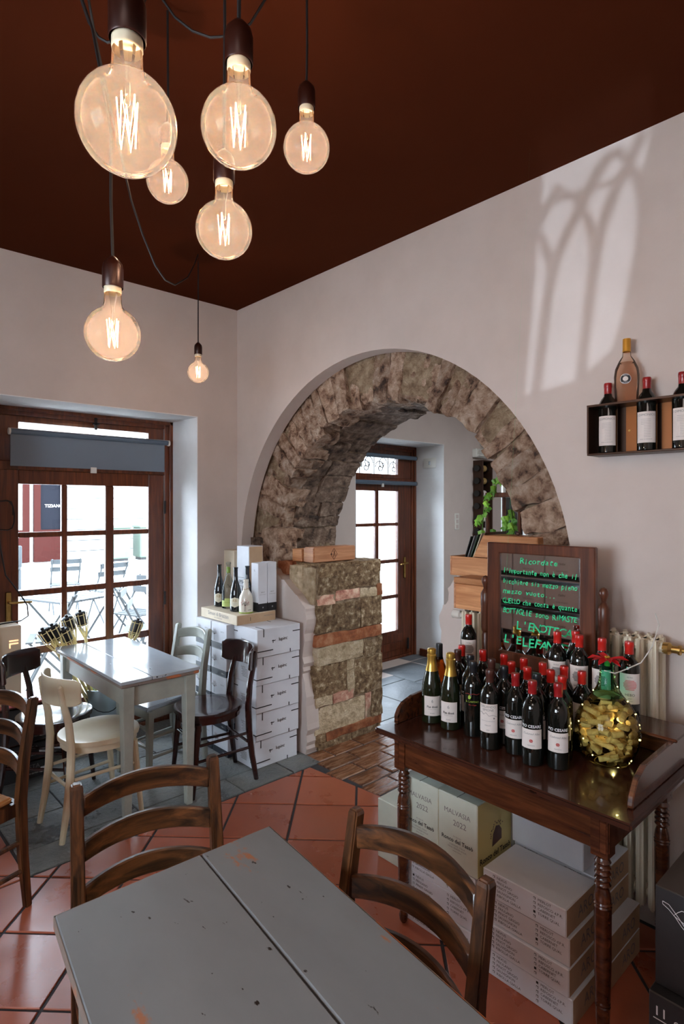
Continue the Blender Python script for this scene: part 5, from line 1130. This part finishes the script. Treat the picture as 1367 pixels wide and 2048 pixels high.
for i, h in enumerate(tors):
    h = V(h); d = (h - bp - V((rnd.uniform(-.03, .03), rnd.uniform(-.03, .03), 0))).normalized(); t = thing('bamboo_torch', 'bamboo garden torch with black canister, ' + nmt[i], 'torch', h, 0, 'bamboo torches in the bucket'); t.rotation_mode = 'QUATERNION'; t.rotation_quaternion = d.to_track_quat('Z', 'Y')
    L_ = (h - bp).length
    MB().tube([(0, 0, -L_ + .01), (0, 0, -.15)], [.010, .011], 8).build('pole', 'bamboo', t, smooth=True)
    for k in range(7):
        a = 2 * pi * k / 7; MB().tube([(.009 * cos(a), .009 * sin(a), -.16), (.034 * cos(a), .034 * sin(a), -.075), (.039 * cos(a), .039 * sin(a), .012)], .0035, 5).build('bamboo_strip', 'bamboo', t)
    for z, r in ((-.065, .037), (.002, .041)): MB().tube([(r * cos(a / 10 * 2 * pi), r * sin(a / 10 * 2 * pi), z) for a in range(11)], .0025, 5).build('binding', 'bamboo', t)
    MB().lathe([(.0001, -.076), (.030, -.075), (.033, .016), (.024, .022), (.010, .02), (.009, .034), (.0001, .035)], 14).build('canister', 'black_plastic', t, smooth=True)
fl_ = thing('dried_bouquet', 'dried flowers and green leaves stuck in the bucket', 'flowers', (1.55, 4.10, .40))
for k in range(12):
    a = rnd.uniform(0, 6.28); p = V((.07 * cos(a), .06 * sin(a) - .02, rnd.uniform(.03, .10))); MB().tube([(p.x * .5, p.y * .5, -.08), p], .002, 5).build('stem', 'leaf_green', fl_); MB().ball(p, rnd.uniform(.010, .018), 8).build('blossom', ('brown_foil', 'cork', 'petal_red', 'leaf_green')[k % 4], fl_, smooth=True)

# ------------------------------------------------------------ second room: rack, lamp, camera, plates, ivy
t = thing('bottle_rack', 'brown wall rack holding six bottles lying sideways beyond the arch', 'rack', (5.72, YL - .065, 1.30))
MB().box(-.10, -.085, -.065, .065, 0, .86).box(.085, .10, -.065, .065, 0, .86).box(-.085, .085, .05, .065, 0, .86).box(-.1, .1, -.065, .065, .86, .875).box(-.1, .1, -.065, .065, -.015, 0).build('frame', 'shelf_metal', t, bevel=.002)
for k in range(6):
    z = 1.30 + .075 + k * .142; b = thing('lying_bottle', 'dark bottle lying in the wall rack, %s' % ('lowest', 'second from below', 'third from below', 'third from the top', 'second from the top', 'topmost')[k], 'bottle', (5.585, YL - .07, z), 0, 'bottles in the sideways rack')
    MB().lathe([(.0001, 0), (.036, 0), (.037, .19), (.028, .215), (.014, .235), (.014, .285), (.0001, .285)], 16, axis='x').build('body', 'bottle_glass', b, smooth=True)
    MB().lathe([(.0375, .09), (.0375, .15)], 16, axis='x').build('label', ('paper', 'paper_oval', 'cream_paint', 'paper', 'gold_print', 'gold_print')[k], b)
t = thing('security_camera', 'small white dome camera high on the wall beyond the arch', 'camera', (5.78, YL - .03, 2.385))
MB().ball((0, 0, 0), .045, 14).build('housing', 'plastic_white', t, smooth=True); MB().lathe([(.0001, -.05), (.022, -.05), (.022, -.03)], 12, (.012, 0, -.004), axis='y').build('lens', 'black_plastic', t)
MB().box(-.03, .03, .01, .03, -.02, .05).build('bracket', 'plastic_white', t)
t = thing('emergency_light', 'white slatted emergency lamp above the sideways bottle rack', 'lamp', (5.75, YL - .03, 2.21))
MB().box(-.15, .15, -.03, .03, 0, .10).build('housing', 'plastic_white', t, bevel=.006)
for k in range(3): MB().tube([(-.13, -.036, .02 + k * .028), (.13, -.036, .02 + k * .028)], .009, 8).build('tube', 'plastic_white', t, smooth=True)
for (nm, x, y, z, lb, ax) in (('socket_plate', 5.075, 4.06, 2.13, 'white switch plate in the recess of the door beyond the arch', 'x'), ('socket_plate', 5.31, YL - .006, 1.49, 'white switch plate on the wall beyond the arch', 'y')):
    t = thing(nm, lb, 'switch', (x, y, z))
    if ax == 'x': MB().box(-.006, .002, -.085, .085, -.055, .055).build('plate', 'plastic_white', t, bevel=.003); MB().box(-.009, -.006, -.012, .012, -.02, .02).build('rocker', 'steel', t)
    else:
        MB().box(-.04, .04, -.002, .006, -.09, .09).build('plate', 'plastic_white', t, bevel=.003)
        for k in range(3): MB().box(-.02, .02, -.006, -.002, -.075 + k * .055, -.035 + k * .055).build('rocker', 'wall_paint', t)
t = thing('wooden_lantern', 'tall open wooden frame lantern standing on the low wall', 'lantern', (2.92, 1.76, 1.294))
m_ = MB(); 
for x in (-.085, .085):
    for y in (-.10, .10): m_.box(x - .009, x + .009, y - .009, y + .009, 0, .435)
m_.box(-.094, .094, -.109, .109, .415, .44).box(-.094, .094, -.109, .109, 0, .015); m_.build('frame', 'mirror_wood', t, bevel=.002)
m_ = MB().tube([(-.02, .0, .44), (-.03, -.01, .48), (-.0, -.04, .53), (.01, -.06, .57), (.0, -.07, .62)], [.022, .018, .013, .012, .007], 8); m_.build('driftwood_handle', 'driftwood', t, smooth=True)
iv = thing('ivy_garland', 'artificial ivy garland trailing over the wooden lantern', 'plant', (2.83, 1.80, 1.42))
vine = [(.09, -.08, .42), (.06, -.05, .40), (.02, .01, .36), (-.02, .05, .29), (-.03, .06, .22), (-.05, .055, .14), (-.06, .05, .06), (-.03, .03, .02), (.0, -.02, .08), (.01, -.07, .14), (-.01, -.10, .20), (-.02, -.12, .10), (-.02, -.14, .02)]
MB().tube(vine, .002, 5).build('vine', 'leaf_green', iv)
for k in range(34):
    i = rnd.randrange(len(vine) - 1); p = V(vine[i]).lerp(V(vine[i + 1]), rnd.random()) + V((rnd.uniform(-.03, .02), rnd.uniform(-.03, .03), rnd.uniform(-.025, .02)))
    s_ = rnd.uniform(.022, .038); sh = [(0, -.9), (.75, -.7), (.65, -.05), (1.0, .3), (.35, .35), (0, 1.1), (-.35, .35), (-1.0, .3), (-.65, -.05), (-.75, -.7)]
    nrm = (V((-1, -.75, .3)) + V((rnd.uniform(-.7, .7), rnd.uniform(-.7, .7), rnd.uniform(-.4, .6)))).normalized(); u = nrm.cross(V((0, 0, 1))).normalized(); v = nrm.cross(u); th = rnd.uniform(-.6, .6); u2 = u * cos(th) + v * sin(th); v2 = v * cos(th) - u * sin(th)
    vs = [p + nrm * s_ * .16] + [p + u2 * a * s_ * .75 + v2 * b * s_ - nrm * abs(a) * s_ * .18 for a, b in sh]
    MB().add(vs + [q - nrm * .0008 for q in vs], [(0, i_ + 1, (i_ + 1) % 10 + 1) for i_ in range(10)] + [(11, (i_ + 1) % 10 + 12, i_ + 12) for i_ in range(10)]).build('leaf', 'leaf_green', iv)

# ------------------------------------------------------------ things reflected in the mirror: shelf of cartons on the west side
sh = thing('carton_rack', 'black metal rack of white cartons left of the viewer', 'shelf', (-1.0, 3.05, 0))
m_ = MB()
for z in (.05, .36, .66, .96, 1.26, 1.56): m_.box(-.18, .18, -.55, .55, z - .012, z)
for y in (-.55, .55):
    for x in (-.18, .18): m_.box(x - .012, x + .012, y - .012, y + .012, 0, 1.9)
m_.build('frame', 'black_plastic', sh)
def rk(t, X, Y, Z):
    p_ = MB(); p_.text('VINO', .03, (X + .001, 0, Z * .6), (0, 1, 0), (0, 0, 1), 'ink'); p_.text('COLLIO DOC', .02, (X + .001, 0, Z * .3), (0, 1, 0), (0, 0, 1), 'grey_ink'); p_.box(X - .001, X + .001, -Y, Y, 0, .03, 'ink'); p_.build('print', None, t)
for r_, z in enumerate((.05, .36, .66, .96, 1.26)):
    for c_ in range(3): carton('wine_carton', -1.15, -.84, 2.53 + c_ * .355, 2.87 + c_ * .355, z + .001, z + .23, 'carton_white', 'white carton on the black rack left of the viewer, row %s, place %s' % (('one', 'two', 'three', 'four', 'five')[r_], ('near', 'middle', 'far')[c_]), 'cartons on the black rack', deco=rk)

# ------------------------------------------------------------ the square outside
pz = tag(MB().box(-12, 30, 4.6, 40, -.12, -.02).build('paving', 'piazza_paving'), 'pale sunlit paving of the square outside', 'paving', None, 'structure')
t = thing('cafe_building', 'pale building with dark red shopfronts across the square', 'building', (2.5, 19, 0))
MB().plate(rect(-9, 24, -.1, 7), [], fy, 0, .4).build('wall', 'piazza_wall', t)
for k in range(9): MB().box(3.0, 10.5, -.02, 0, .25 + k * .33, .27 + k * .33).build('course_line', 'piazza_chair', t)
def shopf(x0, x1, glass, txt=None):
    x0 -= 2.5; x1 -= 2.5
    f = MB().plate(rect(x0, x1, 0, 2.6), [rect(x0 + .18, x1 - .18, .95, 2.35)], fy, -.12, 0).build('shopfront', 'shop_red', t); MB().box(x0 + .18, x1 - .18, -.06, -.04, .95, 2.35).build('shop_window', glass, f)
    if txt: MB().text(txt, .13, ((x0 + x1) / 2 + .1, -.07, 1.66), (1, 0, 0), (0, 0, 1)).build('shop_name', 'white_ink', f)

shopf(3.95, 5.0, 'piazza_wall'); shopf(5.12, 6.05, 'shop_glass', 'TIZIANO')
def folding_chair(x, y, rz, label):
    t = thing('folding_chair', label, 'chair', (x, y, -.02), rz, 'slatted folding chairs on the square')
    for s in (-1, 1):
        MB().tube([(-.22, s * .2, .86), (.20, s * .2, 0)], .012, 6).build('leg', 'piazza_chair', t); MB().tube([(.18, s * .18, .45), (-.22, s * .18, 0)], .012, 6).build('leg', 'piazza_chair', t)
    for k in range(5): MB().box(-.18 + k * .08, -.12 + k * .08, -.21, .21, .44, .455).build('seat_slat', 'piazza_chair', t)
    for z in (.66, .78): MB().box(-.215 - (z - .66) * .5 + .08, -.20 - (z - .66) * .5 + .08, -.22, .22, z, z + .07).build('back_slat', 'piazza_chair', t)
    return t
f0 = folding_chair(3.35, 8.7, R(100), 'slatted folding chair seen through the middle panes of the left door')
dup(f0, (2.9, 6.6, -.02), R(200), 'nearer slatted folding chair behind the lower middle panes'); dup(f0, (3.1, 9.8, -.02), R(80), 'farther slatted folding chair behind the middle pane')
dup(f0, (2.55, 5.7, -.02), R(-30), 'slatted folding chair close outside, behind the torches'); dup(f0, (1.75, 5.9, -.02), R(160), 'slatted folding chair close outside at the lower left panes'); dup(f0, (3.9, 7.2, -.02), R(140), 'slatted folding chair behind the right lower pane')
def ptable(x, y, label):
    t = thing('folding_table', label, 'table', (x, y, -.02), R(20), 'small tables on the square')
    for k in range(6): MB().box(-.33 + k * .11, -.23 + k * .11, -.33, .33, .71, .73).build('top_slat', 'piazza_chair', t)
    for s in (-1, 1): MB().tube([(-.3, s * .28, 0), (.3, s * .28, .71)], .012, 6).build('leg', 'piazza_chair', t); MB().tube([(.3, s * .26, 0), (-.3, s * .26, .71)], .012, 6).build('leg', 'piazza_chair', t)
    return t
ptable(3.3, 7.4, 'small slatted table behind the lower right panes'); ptable(2.1, 6.5, 'small slatted table behind the lower left panes')
def wicker(x, y, rz, label):
    t = thing('wicker_chair', label, 'chair', (x, y, -.02), rz, 'grey terrace chairs across the square')
    MB().box(-.25, .25, -.25, .25, .40, .46).build('seat', 'piazza_chair', t, bevel=.01); MB().box(-.28, -.23, -.25, .25, .44, .88).build('backrest', 'piazza_chair', t, bevel=.02)
    for x_ in (-.23, .23):
        for y_ in (-.23, .23): MB().box(x_ - .02, x_ + .02, y_ - .02, y_ + .02, 0, .40).build('leg', 'piazza_chair', t)
    return t
w0 = wicker(2.98, 13.2, R(200), 'grey terrace chair right of the round table'); dup(w0, (1.38, 13.1, -.02), R(-20), 'grey terrace chair left of the round table'); dup(w0, (2.3, 14.4, -.02), R(260), 'grey terrace chair behind the round table')
t = thing('terrace_table', 'white round terrace table across the square', 'table', (2.15, 13.4, -.02)); MB().lathe([(.0001, .72), (.42, .72), (.42, .75), (.0001, .75)], 20).build('top', 'plastic_white', t); MB().lathe([(.25, 0), (.03, .05), (.03, .72)], 12).build('base', 'piazza_chair', t)
tag(MB().box(1.25, 1.62, 7.0, 7.5, -.02, .80).build('planter_box', 'piazza_wood', bevel=.02), 'reddish wooden planter on the square behind the left panes', 'planter')
for i, x in enumerate((7.2, 8.1)):
    t = thing('waste_bin', 'green wheeled waste bin across the square, ' + ('left' if i == 0 else 'right'), 'bin', (x, 17.9, -.02), 0, 'green bins'); MB().box(-.3, .3, -.3, .3, .08, 1.0).build('body', 'bin_green', t, bevel=.03); MB().box(-.32, .32, -.32, .32, 1.0, 1.08).build('lid', 'bin_green', t, bevel=.02); MB().box(-.25, .25, -.2, .2, 0, .08).build('wheels', 'iron', t)
